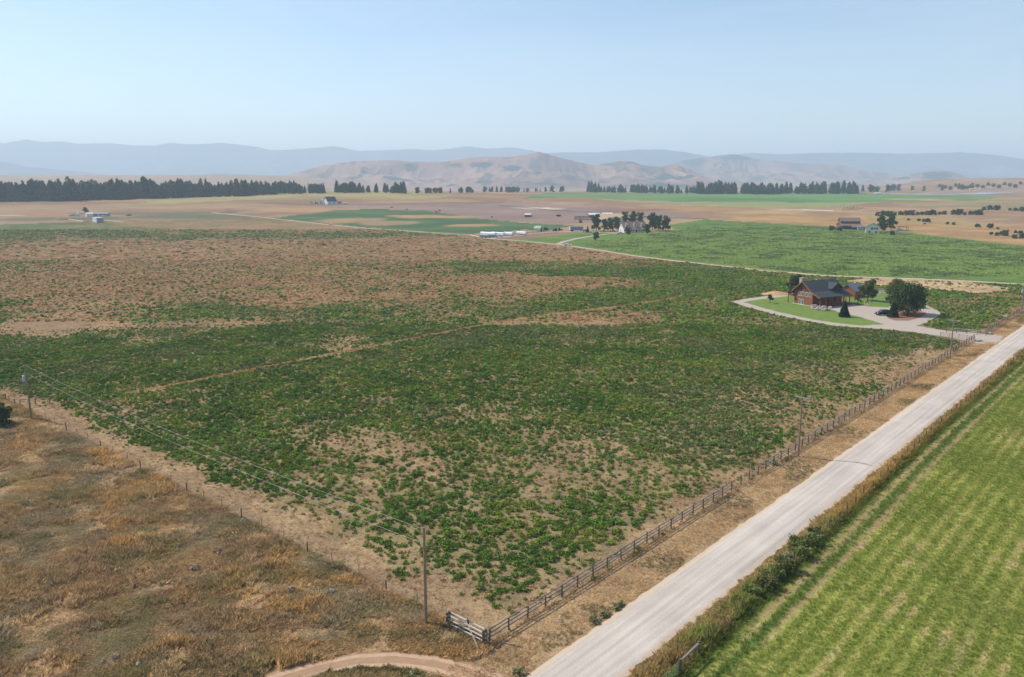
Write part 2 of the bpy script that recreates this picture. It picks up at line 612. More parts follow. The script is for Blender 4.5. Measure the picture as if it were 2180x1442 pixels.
    # bright pasture round the second farm
    paint([(1080, 514), (1200, 499), (1290, 492), (1320, 497), (1440, 489), (1420, 480), (1500, 467), (1600, 473), (1760, 482), (1925, 494), (2180, 524), (2300, 538),
           (2300, 612), (2180, 604), (1750, 586), (1650, 577), (1350, 544), (1200, 521)], (104, 128, 58), .002, 25, 1, (118, 138, 66), 30)
    mk = inside(*warp(x, y, .004, 29), poly_px([(1290, 510), (1440, 492), (1500, 469), (1760, 484), (1925, 496), (2300, 538), (2300, 612), (1750, 584), (1350, 543), (1230, 520)]))
    clump = ss(.53, .66, fbm(x, y * 1.0, 9, 4, 27)) * .85
    C = np.where(mk[..., None], lerp(C, np.array(S(76, 102, 52)), clump), C)
    # the big field: dry earth, stubble and low growth under the clumps
    mf = inside(*warp(x, y, .004, 51), MAINF)
    d = dryness(x, y)
    soil = lerp(np.zeros(x.shape + (3,)) + np.array(S(164, 138, 106)), np.array(S(184, 156, 118)), ss(.45, .65, fbm(x, y, 3, 4, 53)))
    dry = lerp(np.zeros(x.shape + (3,)) + np.array(S(146, 114, 80)), np.array(S(164, 128, 86)), ss(.4, .7, fbm(x, y, 12, 4, 55)))
    base = lerp(soil, dry, ss(150, 290, y) * 0.85)
    grn = lerp(np.zeros(x.shape + (3,)) + np.array(S(86, 102, 52)), np.array(S(104, 112, 60)), ss(.4, .6, fbm(x, y, 14, 3, 57)))
    g = ss(.95, .25, d) * (0.35 + 0.65 * ss(110, 380, y))
    C = np.where(mf[..., None], lerp(base, grn, g), C)
    C = np.where((mf & (y > 300))[..., None], lerp(C, np.array(S(120, 118, 78)), 0.25 * ss(300, 420, y) * ss(.4, .6, fbm(x, y, 20, 4, 59))), C)
    s, n = to_road(x, y)
    # dry meadow below the wire fence
    mm = (s < 0.5 + (fbm(x, y, 4, 3, 91) - .5) * 1.2) & (n < 0.5)
    mc = meadow_col(x, y)
    C = np.where(mm[..., None], mc * .9, C)
    # verge between rail fence and road
    sh = lerp(np.zeros(x.shape + (3,)) + np.array(S(186, 156, 118)), np.array(S(164, 136, 102)), ss(.4, .65, fbm(x, y, 3, 4, 93)))
    C = np.where(((n > 0.2) & (n < 9) & (s > -40))[..., None], sh, C)
    # verge and mown field across the road
    C = np.where(((n >= 9) & (s > -60))[..., None], lerp(np.zeros(x.shape + (3,)) + np.array(S(150, 122, 78)), np.array(S(112, 106, 58)), ss(.4, .6, fbm(x, y, 4, 3, 95))), C)
    nf = 15.6 - 0.02 * np.clip(s, 0, 100)
    C = np.where(((n >= nf) & (y < 420))[..., None], hay_col(x, y), C)
    edge = np.exp(-((n - nf - 0.3) / 1.0) ** 2) * (y < 420)
    C = lerp(C, np.array(S(70, 100, 40)), edge * .8)
    for off in (2.1, 4.0):
        rut = np.exp(-((n - nf - off - (fbm(s, s * 0, 15, 2, 97) - .5) * .7) / 0.42) ** 2) * (y < 420) * (0.55 + .6 * fbm(x, y, 5, 3, 98)) * ss(14, 26, s)
        C = lerp(C, np.array(S(172, 142, 106)), np.clip(rut, 0, 1))
    mid = np.exp(-((n - nf - 3.0) / 0.5) ** 2) * (y < 420)
    C = lerp(C, np.array(S(76, 112, 44)), mid * .7)
    # the straw strip and bare ground behind the log house
    paint([(1795, 599), (1848, 592), (1951, 593), (2039, 599), (2148, 613), (2145, 620), (2083, 625), (2039, 620), (1980, 616), (1922, 611), (1863, 607)], (214, 184, 142), .01, 33, .95, (192, 158, 120), 9)
    paint([(1925, 710), (1985, 716), (2050, 726), (2076, 731), (2010, 733), (1950, 722)], (190, 154, 118), .01, 35, .95, (170, 132, 98), 5)
    paint([(1950, 695), (1975, 688), (1990, 692), (1978, 699)], (168, 136, 106), .01, 37, .9)
    # wash of the forested far bank, river flats
    paint([(1950, 412), (2010, 402), (2180, 395), (2300, 392), (2300, 410), (2180, 410)], (176, 144, 118), .01, 39, .9, (150, 128, 112), 60)
    C = C * (1 + (.32 * (fbm(x * .55, y * 2.2, 26, 5, 99) - .5) * ss(480, 650, y))[..., None])
    return np.clip(C * .88, 0, 1)


GC = ground_col(GX, GY)
ny, nx = GX.shape
ii = (np.arange(ny - 1)[:, None] * nx + np.arange(nx - 1)[None, :]).ravel()
quads = np.stack([ii, ii + 1, ii + nx + 1, ii + nx], 1)

gm = bpy.data.materials.new('ground_cover')
gm.use_nodes = True
t = gm.node_tree
p = t.nodes['Principled BSDF']
p.inputs['Roughness'].default_value = 0.95
p.inputs['Specular IOR Level'].default_value = 0.1
at_ = t.nodes.new('ShaderNodeAttribute')
at_.attribute_name = 'gcol'
tc = t.nodes.new('ShaderNodeTexCoord')
facs = []
prev = at_.outputs['Color']
for scl, lo, hi in ((3.5, .62, 1.32), (0.55, .80, 1.2), (0.045, .90, 1.1)):
    nz = t.nodes.new('ShaderNodeTexNoise')
    nz.inputs['Scale'].default_value = scl
    nz.inputs['Detail'].default_value = 5
    nz.inputs['Roughness'].default_value = .7
    t.links.new(tc.outputs['Object'], nz.inputs['Vector'])
    mr = t.nodes.new('ShaderNodeMapRange')
    mr.inputs[1].default_value, mr.inputs[2].default_value = .3, .7
    mr.inputs[3].default_value, mr.inputs[4].default_value = lo, hi
    t.links.new(nz.outputs['Fac'], mr.inputs[0])
    mx = t.nodes.new('ShaderNodeVectorMath')
    mx.operation = 'SCALE'
    t.links.new(prev, mx.inputs[0])
    t.links.new(mr.outputs[0], mx.inputs['Scale'])
    prev = mx.outputs[0]
    facs.append(nz.outputs['Fac'])
t.links.new(prev, p.inputs['Base Color'])
bp = t.nodes.new('ShaderNodeBump')
bp.inputs['Strength'].default_value = .7
bp.inputs['Distance'].default_value = .18
t.links.new(facs[0], bp.inputs['Height'])
bp2 = t.nodes.new('ShaderNodeBump')
bp2.inputs['Strength'].default_value = .6
bp2.inputs['Distance'].default_value = .7
t.links.new(facs[1], bp2.inputs['Height'])
t.links.new(bp.outputs[0], bp2.inputs['Normal'])
t.links.new(bp2.outputs[0], p.inputs['Normal'])

gme = np_mesh('ground', np.stack([GX, GY, GZ], -1).reshape(-1, 3), quads, gm, smooth=True)
ca = gme.attributes.new('gcol', 'FLOAT_COLOR', 'POINT')
ca.data.foreach_set('color', np.concatenate([GC.reshape(-1, 3), np.ones((ny * nx, 1))], 1).astype(np.float32).ravel())
ground = tag(link('ground', gme), 'wide farmland plain of green, brown and golden fields', None, None, 'structure')

# ------------------------------------------------------------------ hills and mountains
hm = bpy.data.materials.new('hillside')
hm.use_nodes = True
t = hm.node_tree
p = t.nodes['Principled BSDF']
p.inputs['Roughness'].default_value = 1
p.inputs['Specular IOR Level'].default_value = 0
a = t.nodes.new('ShaderNodeAttribute')
a.attribute_name = 'gcol'
t.links.new(a.outputs['Color'], p.inputs['Base Color'])


def ridge(name, D, pts, w, grass, forest, amount, seed, label, spots=()):
    pts = sorted(pts)
    px = np.arange(pts[0][0], pts[-1][0] + 1, 1.5 if D < 7500 else 2.0)
    py = np.interp(px, [q[0] for q in pts], [q[1] for q in pts])
    x = (px - CX) / FPX * D
    k = D / FPX
    zr = CAMH + (HZ - py) * k + 1.3 * k * (fbm(x, x * 0, 14 * k, 4, seed) - .5)
    zr = np.maximum(zr, 0)
    v = np.concatenate([np.linspace(-1, 0, 72), np.linspace(0, 1, 8)[1:]])
    X = np.repeat(x[None, :], len(v), 0)
    V = np.repeat(v[:, None], len(x), 1)
    Y = D + V * w
    wob = (fbm(X, Y, w * .9, 3, seed + 3) - .5) * w * .6
    prof = (1 - np.abs(V)) ** 1.1
    rg = 0
    amp = .5
    for o_ in range(4):
        f_ = 2.1 ** o_
        rg = rg + amp * (1 - np.abs(2 * fbm(X * f_ + wob * f_, Y * f_ * .45, w * .36, 2, seed + 5 + o_) - 1) * 1.8)
        amp *= .55
    rg = np.clip(rg, 0, 1.15) / 1.1
    away = ss(0, .2, np.abs(V)) * (1 - ss(.85, 1, np.abs(V)))
    Z = zr[None, :] * prof * (1 - .78 * away * (1 - rg)) - 12 * np.abs(V) ** 6
    X = X + 0
    gc = np.zeros(X.shape + (3,)) + np.array(S(*grass))
    gc = lerp(gc, np.array(S(*[min(255, c * .86) for c in grass])), ss(.4, .65, fbm(X, Y * .6, w * .22, 4, seed + 9)))
    f = ss(1 - amount - .1, 1 - amount + .06, fbm(X, Y * .7, w * .4, 5, seed + 11) + .12 * (Z / (zr.max() + 1) - .4))
    for (sx, sy, rx, ry) in spots:
        ppx = CX + X / Y * FPX
        ppy = HZ - (Z - CAMH) / Y * FPX
        f = np.maximum(f, ss(.50, .62, fbm(X, Y, w * .14, 5, seed) + .34 * np.exp(-((ppx - sx) / rx) ** 2 - ((ppy - sy) / ry) ** 2) - .12))
    f = np.maximum(f, .55 * ss(.56, .66, fbm(X, Y * .5, w * .06, 4, seed + 21)))
    gc = lerp(gc, np.array(S(*forest)), f)
    nv, nxx = X.shape
    i0 = (np.arange(nv - 1)[:, None] * nxx + np.arange(nxx - 1)[None, :]).ravel()
    me = np_mesh(name, np.stack([X, Y, Z], -1).reshape(-1, 3), np.stack([i0, i0 + 1, i0 + nxx + 1, i0 + nxx], 1), hm, smooth=True)
    at2 = me.attributes.new('gcol', 'FLOAT_COLOR', 'POINT')
    at2.data.foreach_set('color', np.concatenate([gc.reshape(-1, 3), np.ones((nv * nxx, 1))], 1).astype(np.float32).ravel())
    return tag(link(name, me), label, None, None, 'structure')


GR, FO = (158, 128, 112), (62, 80, 72)
ridge('mountain_range', 11500, [(-160, 318), (-60, 306), (0, 306), (40, 309), (85, 301), (120, 307), (155, 305), (190, 310), (260, 309), (300, 313), (345, 314), (380, 308), (420, 311),
      (490, 308), (520, 311), (560, 316), (590, 323), (640, 321), (690, 318), (720, 314), (770, 324), (850, 322), (880, 320), (930, 323), (1000, 315), (1040, 320), (1090, 317), (1130, 323),
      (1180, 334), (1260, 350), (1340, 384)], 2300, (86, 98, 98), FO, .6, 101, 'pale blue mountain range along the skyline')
ridge('mountain_range', 10500, [(1080, 384), (1120, 340), (1160, 329), (1200, 327), (1270, 327), (1340, 322), (1400, 321), (1450, 327), (1500, 336), (1560, 331), (1590, 328), (1640, 331), (1740, 328),
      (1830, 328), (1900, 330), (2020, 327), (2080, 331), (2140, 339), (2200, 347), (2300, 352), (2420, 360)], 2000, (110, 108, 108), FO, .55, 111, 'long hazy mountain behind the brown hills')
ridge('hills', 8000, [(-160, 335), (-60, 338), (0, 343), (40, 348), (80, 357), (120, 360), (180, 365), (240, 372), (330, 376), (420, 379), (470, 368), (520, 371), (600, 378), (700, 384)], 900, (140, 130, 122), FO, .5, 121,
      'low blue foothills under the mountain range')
ridge('hills', 6900, [(1330, 384), (1400, 356), (1450, 343), (1490, 338), (1520, 333), (1550, 331), (1590, 339), (1640, 345), (1690, 350), (1730, 349), (1770, 352), (1830, 364), (1880, 371), (1960, 380), (2020, 384)], 1400, GR, FO, .36, 131,
      'spurred tan ridge with forest on its crest', [(1545, 338, 55, 8), (1470, 345, 45, 8)])
ridge('hills', 4700, [(560, 384), (600, 378), (650, 366), (700, 353), (760, 345), (850, 343), (885, 346), (950, 346), (1000, 338), (1040, 335), (1080, 337), (1110, 333), (1145, 326), (1180, 335), (1220, 345),
      (1262, 353), (1310, 345), (1340, 346), (1360, 353), (1400, 356), (1430, 351), (1460, 362), (1490, 378), (1530, 385)], 1000, (164, 130, 112), FO, .22, 141,
      'bare pinkish brown hills in the middle of the skyline', [(1030, 352, 30, 8), (970, 353, 22, 6), (1465, 364, 26, 5), (1340, 348, 16, 2), (1230, 362, 70, 1.5), (1300, 352, 30, 1.5)])
ridge('hills', 5300, [(1780, 387), (1830, 386), (1880, 380), (1920, 372), (1960, 366), (1990, 364), (2020, 370), (2040, 378), (2060, 389), (2080, 392)], 560, (168, 136, 120), FO, .3, 151, 'lone rounded hill with dark woods near the bluffs', [(1985, 374, 45, 7)])

# ------------------------------------------------------------------ road, lanes, drive, lawns
road_m = bpy.data.materials.new('gravel_road')
road_m.use_nodes = True
t = road_m.node_tree
p = t.nodes['Principled BSDF']
p.inputs['Roughness'].default_value = .95
p.inputs['Specular IOR Level'].default_value = .1
tc = t.nodes.new('ShaderNodeTexCoord')
mp = t.nodes.new('ShaderNodeMapping')
mp.inputs['Scale'].default_value = (0.035, 1.6, 1)
t.links.new(tc.outputs['Object'], mp.inputs['Vector'])
n1 = t.nodes.new('ShaderNodeTexNoise')
n1.inputs['Scale'].default_value = 1.0
n1.inputs['Detail'].default_value = 5
t.links.new(mp.outputs[0], n1.inputs['Vector'])
n2 = t.nodes.new('ShaderNodeTexNoise')
n2.inputs['Scale'].default_value = 6
n2.inputs['Detail'].default_value = 8
n2.inputs['Roughness'].default_value = .8
t.links.new(tc.outputs['Object'], n2.inputs['Vector'])
r1 = t.nodes.new('ShaderNodeValToRGB')
r1.color_ramp.elements[0].position, r1.color_ramp.elements[1].position = .33, .68
r1.color_ramp.elements[0].color = (*S(182, 170, 158), 1)
r1.color_ramp.elements[1].color = (*S(208, 197, 185), 1)
t.links.new(n1.outputs['Fac'], r1.inputs[0])
mr = t.nodes.new('ShaderNodeMapRange')
mr.inputs[1].default_value, mr.inputs[2].default_value, mr.inputs[3].default_value, mr.inputs[4].default_value = .3, .7, .80, 1.16
t.links.new(n2.outputs['Fac'], mr.inputs[0])
vm = t.nodes.new('ShaderNodeVectorMath')
vm.operation = 'SCALE'
t.links.new(r1.outputs[0], vm.inputs[0])
t.links.new(mr.outputs[0], vm.inputs['Scale'])
n4 = t.nodes.new('ShaderNodeTexNoise')
n4.inputs['Scale'].default_value = .16
n4.inputs['Detail'].default_value = 4
t.links.new(tc.outputs['Object'], n4.inputs['Vector'])
mr4 = t.nodes.new('ShaderNodeMapRange')
mr4.inputs[1].default_value, mr4.inputs[2].default_value, mr4.inputs[3].default_value, mr4.inputs[4].default_value = .3, .7, .90, 1.08
t.links.new(n4.outputs['Fac'], mr4.inputs[0])
vm4 = t.nodes.new('ShaderNodeVectorMath')
vm4.operation = 'SCALE'
t.links.new(vm.outputs[0], vm4.inputs[0])
t.links.new(mr4.outputs[0], vm4.inputs['Scale'])
vm = vm4
# sandy windrow along both edges
sep = t.nodes.new('ShaderNodeSeparateXYZ')
t.links.new(tc.outputs['Object'], sep.inputs[0])
ab = t.nodes.new('ShaderNodeMath')
ab.operation = 'ABSOLUTE'
t.links.new(sep.outputs['Y'], ab.inputs[0])
ad = t.nodes.new('ShaderNodeMath')
ad.operation = 'ADD'
n3 = t.nodes.new('ShaderNodeTexNoise')
n3.inputs['Scale'].default_value = .5
t.links.new(tc.outputs['Object'], n3.inputs['Vector'])
t.links.new(ab.outputs[0], ad.inputs[0])
t.links.new(n3.outputs['Fac'], ad.inputs[1])
mr2 = t.nodes.new('ShaderNodeMapRange')
mr2.inputs[1].default_value, mr2.inputs[2].default_value = 2.9, 3.75
t.links.new(ad.outputs[0], mr2.inputs[0])
mx = t.nodes.new('ShaderNodeMix')
mx.data_type = 'RGBA'
t.links.new(mr2.outputs[0], mx.inputs[0])
t.links.new(vm.outputs[0], mx.inputs[6])
mx.inputs[7].default_value = (*S(200, 176, 150), 1)
t.links.new(mx.outputs[2], p.inputs['Base Color'])
bp = t.nodes.new('ShaderNodeBump')
bp.inputs['Strength'].default_value = .5
bp.inputs['Distance'].default_value = .05
t.links.new(n2.outputs['Fac'], bp.inputs['Height'])
t.links.new(bp.outputs[0], p.inputs['Normal'])

# the county road: local x runs along it
r_ = random.Random(3)
vs, fs = [], []
xs = np.arange(-60, 420, 1.2)
for i, s_ in enumerate(xs):
    wv = 0.35 * math.sin(s_ * .07) + 0.2 * math.sin(s_ * .19 + 1)
    e0, e1 = r_.uniform(-.3, .3) + .4 * wv, r_.uniform(-.15, .15) + .2 * wv
    for y_, z_ in ((-3.35 + e0, .008), (-2.3, .12), (0, .2), (2.3, .12), (3.25 + e1, .008)):
        vs.append((s_, y_, z_))
for i in range(len(xs) - 1):
    for c in range(4):
        fs.append((i * 5 + c, (i + 1) * 5 + c, (i + 1) * 5 + c + 1, i * 5 + c + 1))
me = bpy.data.meshes.new('road')
me.from_pydata(vs, [], fs)
me.materials.append(road_m)
me.update()
ro = link('road', me, None, road(0, 9.2), math.atan2(RD[1], RD[0]))
tag(ro, 'pale gravel road running off between two fences', None, None, 'structure')

gravel = mat('drive_gravel', S(180, 166, 152), .95, .1, 2.2, .3, spec=.1)
lane_m = mat('lane_dirt', S(200, 180, 160), .95, .14, .8, .2, spec=.1)
lawn_m = mat('lawn_grass', S(98, 122, 58), .95, .2, .35, .5, col2=S(122, 140, 68), spec=.1)
mulch_m = mat('bark_mulch', S(138, 98, 76), .95, .25, 3, .5, col2=S(164, 122, 96), spec=.1)
dirt_m = mat('track_dirt', S(168, 136, 108), .95, .14, 1.2, .4, spec=.1)

drive = poly_px([(1558, 642), (1575, 649), (1613, 660), (1663, 673), (1716, 683), (1775, 693.6), (1834, 698), (1883, 701), (1951, 708), (1998, 715), (2039, 722), (2077, 730), (2118, 735),
                 (2136, 716), (2092, 711), (2010, 704), (1951, 694), (1974, 686), (1992, 676), (2003, 668), (1998, 663), (1974, 651), (1940, 646), (1889, 653), (1848, 652), (1804, 647),
                 (1766, 648), (1740, 640), (1700, 624), (1672, 626), (1628, 631), (1584, 637)])
sheet('driveway', drive, .012, gravel, .3, 1.1, 'pinkish gravel driveway looping round the log house')
sheet('lawn', poly_px([(1882, 690.6), (1834, 693.5), (1789, 689), (1745, 683), (1704, 675), (1657, 664.5), (1613, 652.5), (1583, 643.7), (1607, 639), (1657, 633), (1694, 629), (1715, 636), (1730, 650), (1766, 660), (1804, 668.6), (1834, 676), (1863, 685)]), .03, lawn_m, .28, .9, 'mown green lawn in front of the log house')
sheet('lawn', poly_px([(1801, 633), (1845, 627), (1884, 624), (1912, 630), (1905, 648), (1889, 655), (1848, 652.5), (1836, 651), (1813, 648), (1804, 645)]), .03, lawn_m, .12, 1.5, 'mown back lawn behind the gravel yard')
sheet('mulch_bed', poly_px([(1889, 677.5), (1907, 683), (1936, 683), (1960, 676), (1974, 667), (1957, 661), (1922, 660), (1901, 666)]), .034, mulch_m, .1, 1, 'reddish bark bed under the big yard tree')
# two-rut track at the bottom of the meadow
trk = [road(-16, 6.2), road(-12.5, 2.5), road(-9.2, -1.4), road(-8.2, -5), road(-8.9, -9.5), road(-11, -14), road(-14, -19), road(-19, -26)]
trk = [hit(*q) for q in ((1180, 1520), (1080, 1460), (1000, 1432), (920, 1413), (840, 1404), (760, 1408), (690, 1421), (600, 1446), (480, 1490))]
strip('dirt_track', [(q.x, q.y) for q in trk], 2.6, .012, dirt_m, 'tan dirt track curving into the gravel road', .15, 1)
rut_m = mat('rut_dust', S(190, 160, 132), .95, .12, 1.5, .3, spec=.1)
for off_ in (-.75, .75):
    rp = []
    for i in range(len(trk)):
        d_ = (trk[min(i + 1, len(trk) - 1)] - trk[max(i - 1, 0)]).normalized()
        rp.append((trk[i].x + d_.y * off_, trk[i].y - d_.x * off_))
    strip('wheel_rut', rp, .55, .018, rut_m, 'pale wheel rut on the dirt track, %s one' % ('outer' if off_ < 0 else 'inner'), .06, .6)
strip('farm_lane', [tuple(hit(*q)[:2]) for q in ((450, 453), (560, 463), (640, 472), (720, 481), (800, 488), (900, 494), (1000, 500), (1030, 507), (1120, 514), (1200, 522), (1290, 535), (1350, 545), (1440, 556), (1520, 565), (1600, 574), (1650, 579))], 2.6, .06, lane_m, 'thin pale dirt lane crossing past the second farm', .3, 6)
strip('farm_lane', [tuple(hit(*q)[:2]) for q in ((1678, 580), (1750, 587), (1850, 591), (1951, 594), (2080, 600), (2180, 605.5), (2300, 612))], 3.0, .05, lane_m, 'pale dirt lane behind the log house', .3, 6)
strip('farm_drive', [tuple(hit(*q)[:2]) for q in ((1188, 520), (1200, 515), (1225, 509), (1260, 503), (1290, 499), (1312, 497.5))], 4, .07, gravel, 'curved drive up to the dormered farmhouse', .2, 5)
strip('farm_drive', [tuple(hit(*q)[:2]) for q in ((1030, 509), (1080, 504), (1130, 498), (1180, 494.5), (1230, 493), (1290, 495), (1330, 497))], 6, .05, gravel, 'gravel farmyard strip lined with parked vehicles', .4, 6)
strip('farm_lane', [tuple(hit(*q)[:2]) for q in ((140, 466), (178, 472), (230, 470), (262, 473))], 3, .08, lane_m, 'short pale track past the white shed', .3, 6)
strip('farm_lane', [tuple(hit(*q)[:2]) for q in ((560, 433), (680, 437), (860, 434), (1075, 430.5))], 4, .15, mat('ditch_soil', S(86, 70, 64), .95, .2, .3, .2), 'dark ditch bank curving behind the ploughed field', .6, 12)
strip('farm_lane', [tuple(hit(*q)[:2]) for q in ((1060, 437), (1180, 448), (1300, 455), (1400, 463), (1500, 466))], 4, .15, MATS['ditch_soil'], 'dark ditch bank along the far corral field', .6, 12)
strip('river', [tuple(hit(*q)[:2]) for q in ((1880, 413.5), (1960, 414.5), (2060, 414), (2130, 411))], 60, .5, mat('river_water', S(150, 170, 186), .15, .05, .02, 0), 'thin pale strip of river before the bluffs', 6, 40)

# ================================================================== LOG HOUSE
log_m = mat('stained_logs', S(146, 82, 52), .6, .22, 1.2, .5, stretch=(.3, .3, 4.5))
logd_m = mat('dark_log_trim_and_shade', S(104, 58, 38), .65, .2, 1.5, .2)
roofd_m = mat('charcoal_shingles', S(66, 72, 76), .9, .2, 2.5, .4)
glass_m = mat('window_glass', S(60, 72, 86), .12, .1, 1, 0, spec=.6)
white_m = mat('white_paint', S(226, 226, 222), .6, .05, 2, 0)
stone_m = mat('pale_stone', S(178, 166, 152), .9, .25, 2, .5)
rock_m = mat('grey_rock', S(164, 154, 142), .95, .25, 1.3, .6)
steel_m = mat('galvanised_steel', S(160, 164, 166), .4, .1, 3, 0, metal=.5)
conc_m = mat('concrete', S(188, 182, 172), .9, .08, 2, .1)


def window(parent, c, w, h, face, frame=white_m, name='window', pane=True, d=.06):
    """a framed window on a wall; face 'x' means the wall's normal runs along x"""
    s = 1 if face[0] == '+' else -1
    ax = face[1]
    b = MB()
    fw = .09
    for (dy, dz, ww, hh) in ((0, h / 2, w, fw), (0, -h / 2, w, fw), (-w / 2 + fw / 2, 0, fw, h - fw), (w / 2 - fw / 2, 0, fw, h - fw), (0, 0, fw * .6, h - fw)):
        if ax == 'x':
            b.box((c[0] + s * d / 2, c[1] + dy, c[2] + dz), (d, ww, hh))
        else:
            b.box((c[0] + dy, c[1] + s * d / 2, c[2] + dz), (ww, d, hh))
    o = b.build(name, frame, parent)
    if pane:
        g = MB()
        if ax == 'x':
            g.box((c[0] + s * .01, c[1], c[2]), (.03, w - fw, h - fw))
        else:
            g.box((c[0], c[1] + s * .01, c[2]), (w - fw, .03, h - fw))
        g.build('pane', glass_m, o)
    return o


def log_house():
    # local x: ridge, local -y: porch side towards the road; near gable at x = 0
    base = hit(1728, 655) + Vector((1.0, 2.6, 0))
    th = math.radians(27)
    ca, sa = math.cos(th), math.sin(th)
    o = root('log_house', (base.x, base.y, 0), th, 'red log house with charcoal roof and dormer on a green lawn', 'house')
    L, yb, yw, yp = 14.0, 7.6, 0.0, -3.4           # back wall, front wall, porch edge
    ym, zr = 4.0, 8.2                              # ridge
    ze = 4.6
    # gable walls of stacked logs with a body of wall between
    b = MB()
    prof = [(yw, 0), (yb, 0), (yb, ze), (ym, zr - .25), (yw, ze + .5)]
    b.extrude(prof, 'x', 0, L)
    b.build('wall', log_m, o)
    lg = MB()
    for k in range(26):                            # half-round logs proud of the gable end
        z = .16 + k * .31
        if z < ze:
            y0, y1 = yw - .25, yb + .25
        else:
            f = (z - ze) / (zr - .25 - ze)
            y0, y1 = yw + (ym - yw) * max(0, f - .1), yb + (ym - yb) * f
        if y1 - y0 > .5:
            lg.cyl((-.02, y0, z), (-.02, y1, z), .15, .15, 6)
    lo = lg.build('gable_logs', log_m, o)
    lo['kind'] = 'stuff'
    # roof: back plane, front plane with a flatter skirt over the porch
    oh = 1.0
    r = MB()
    r.slab([(-oh, ym, zr), (L + oh, ym, zr), (L + oh, yb + 1.3, ze - .55), (-oh, yb + 1.3, ze - .55)], .22)
    r.slab([(-oh, ym, zr), (-oh, yw - .4, ze + .28), (L + oh, yw - .4, ze + .28), (L + oh, ym, zr)], .22)
    r.slab([(-oh, yw - .4, ze + .285), (-oh, yp - .6, 3.45), (L + oh, yp - .6, 3.45), (L + oh, yw - .4, ze + .285)], .2)
    ro = r.build('roof', roofd_m, o)
    cedar = mat('cedar_trim', S(150, 96, 60), .7, .15, 2)
    for (p0, p1) in (((ym, zr), (yb + 1.3, ze - .55)), ((ym, zr), (yw - .4, ze + .28)), ((yw - .4, ze + .28), (yp - .6, 3.45))):
        for xx in (-oh - .06, L + oh + .06):
            fb = MB()
            fb.add([(xx - .05, p0[0], p0[1] + .04), (xx - .05, p1[0], p1[1] + .04), (xx - .05, p1[0], p1[1] - .36), (xx - .05, p0[0], p0[1] - .36),
                    (xx + .05, p0[0], p0[1] + .04), (xx + .05, p1[0], p1[1] + .04), (xx + .05, p1[0], p1[1] - .36), (xx + .05, p0[0], p0[1] - .36)],
                   [(0, 1, 2, 3), (7, 6, 5, 4), (0, 4, 5, 1), (2, 6, 7, 3), (1, 5, 6, 2), (0, 3, 7, 4)])
            fb.build('barge_board', cedar, ro)
    # dormer
    d0, d1, dz = 8.3, 12.6, 7.5
    dm = (d0 + d1) / 2
    b = MB()
    b.extrude([(d0, 4.2), (d1, 4.2), (d1, 5.9), (dm, dz - .15), (d0, 5.9)], 'y', -.2, 3.6)
    dw = b.build('dormer', logd_m, o)  # darker log tone on the dormer: shade of this side put into the colour
    r = MB()
    r.slab([(dm, -1.1, dz), (dm, 3.2, dz), (d0 - .7, 3.2, 5.55), (d0 - .7, -1.1, 5.55)], .18)
    r.slab([(dm, -1.1, dz), (d1 + .7, -1.1, 5.55), (d1 + .7, 3.2, 5.55), (dm, 3.2, dz)], .18)
    r.build('dormer_roof', roofd_m, dw)
    window(o, (dm, -.2, 5.6), 1.8, 1.3, '-y', logd_m)
    # chimney and vent
    b = MB()
    b.box((1.4, yb - 1.2, 5.5), (1.2, 1.2, 6.6))
    b.box((1.4, yb - 1.2, 8.88), (1.45, 1.45, .2))
    b.build('chimney', stone_m, o)
    b = MB()
    b.cyl((7, ym + .8, 7.2), (7, ym + .8, 9.0), .12, .12, 8)
    b.cyl((7, ym + .8, 9.0), (7, ym + .8, 9.25), .22, .05, 8)
    b.build('flue', steel_m, o)
    # gable windows
    for k in range(4):
        window(o, (-.16, .95 + 1.55 * k, 3.7), 1.05, 1.35, '-x')
    for (yy, hh) in ((ym - 1.0, 1.5), (ym + 1.0, 1.5), (ym - 2.1, .9), (ym + 2.1, .9)):
        window(o, (-.16, yy, 5.5 + hh / 2 - .5), .8, hh, '-x', logd_m)
    for k in range(2):
        window(o, (-.16, 4.1 + 1.1 * k, 1.0), 1.0, 1.7, '-x')
    b = MB()
    b.box((-.28, 4, .06), (.5, 9, .12))
    b.build('foundation', conc_m, o)
    # porch: floor, posts, railing, door
    b = MB()
    b.box((L / 2, yp / 2 - .1, .22), (L + 1, -yp + .2, .44))
    b.build('porch_floor', logd_m, o)
    pm = MB()
    pm.cyl((0, 0, .4), (0, 0, 3.5), .17, .15, 8)
    pmesh = pm.mesh('porch_post', log_m)
    for k in range(6):
        link('porch_post', pmesh, o, (k * L / 5, yp + .05, 0))
    for k in range(4):
        b = MB()
        x0, x1 = k * L / 5 + .2, (k + 1) * L / 5 - .2
        b.cyl((x0, yp + .05, 1.35), (x1, yp + .05, 1.35), .07)
        b.cyl((x0, yp + .05, .65), (x1, yp + .05, .65), .06)
        for j in range(7):
            xx = x0 + (x1 - x0) * (j + .5) / 7
            b.cyl((xx, yp + .05, .65), (xx, yp + .05, 1.35), .035, .035, 5)
        b.build('porch_railing', log_m, o)
    b = MB()
    b.box((7.2, -.06, 1.5), (1.1, .1, 2.1))
    b.build('door', logd_m, o)
    for xx in (3.2, 10.4):
        window(o, (xx, 0, 2.0), 1.7, 1.3, '-y', logd_m)
    # balcony on the far-left side
    b = MB()
    b.box((2.4, yb + 1.2, 2.75), (7, 2.4, .22))
    b.build('balcony', log_m, o)
    for xx in (-.9, 2.4, 5.7):
        bb = MB()
        bb.cyl((xx, yb + 2.2, 0), (xx, yb + 2.2, 4.3), .16, .14, 8)
        bb.build('balcony_post', log_m, o)
    b = MB()
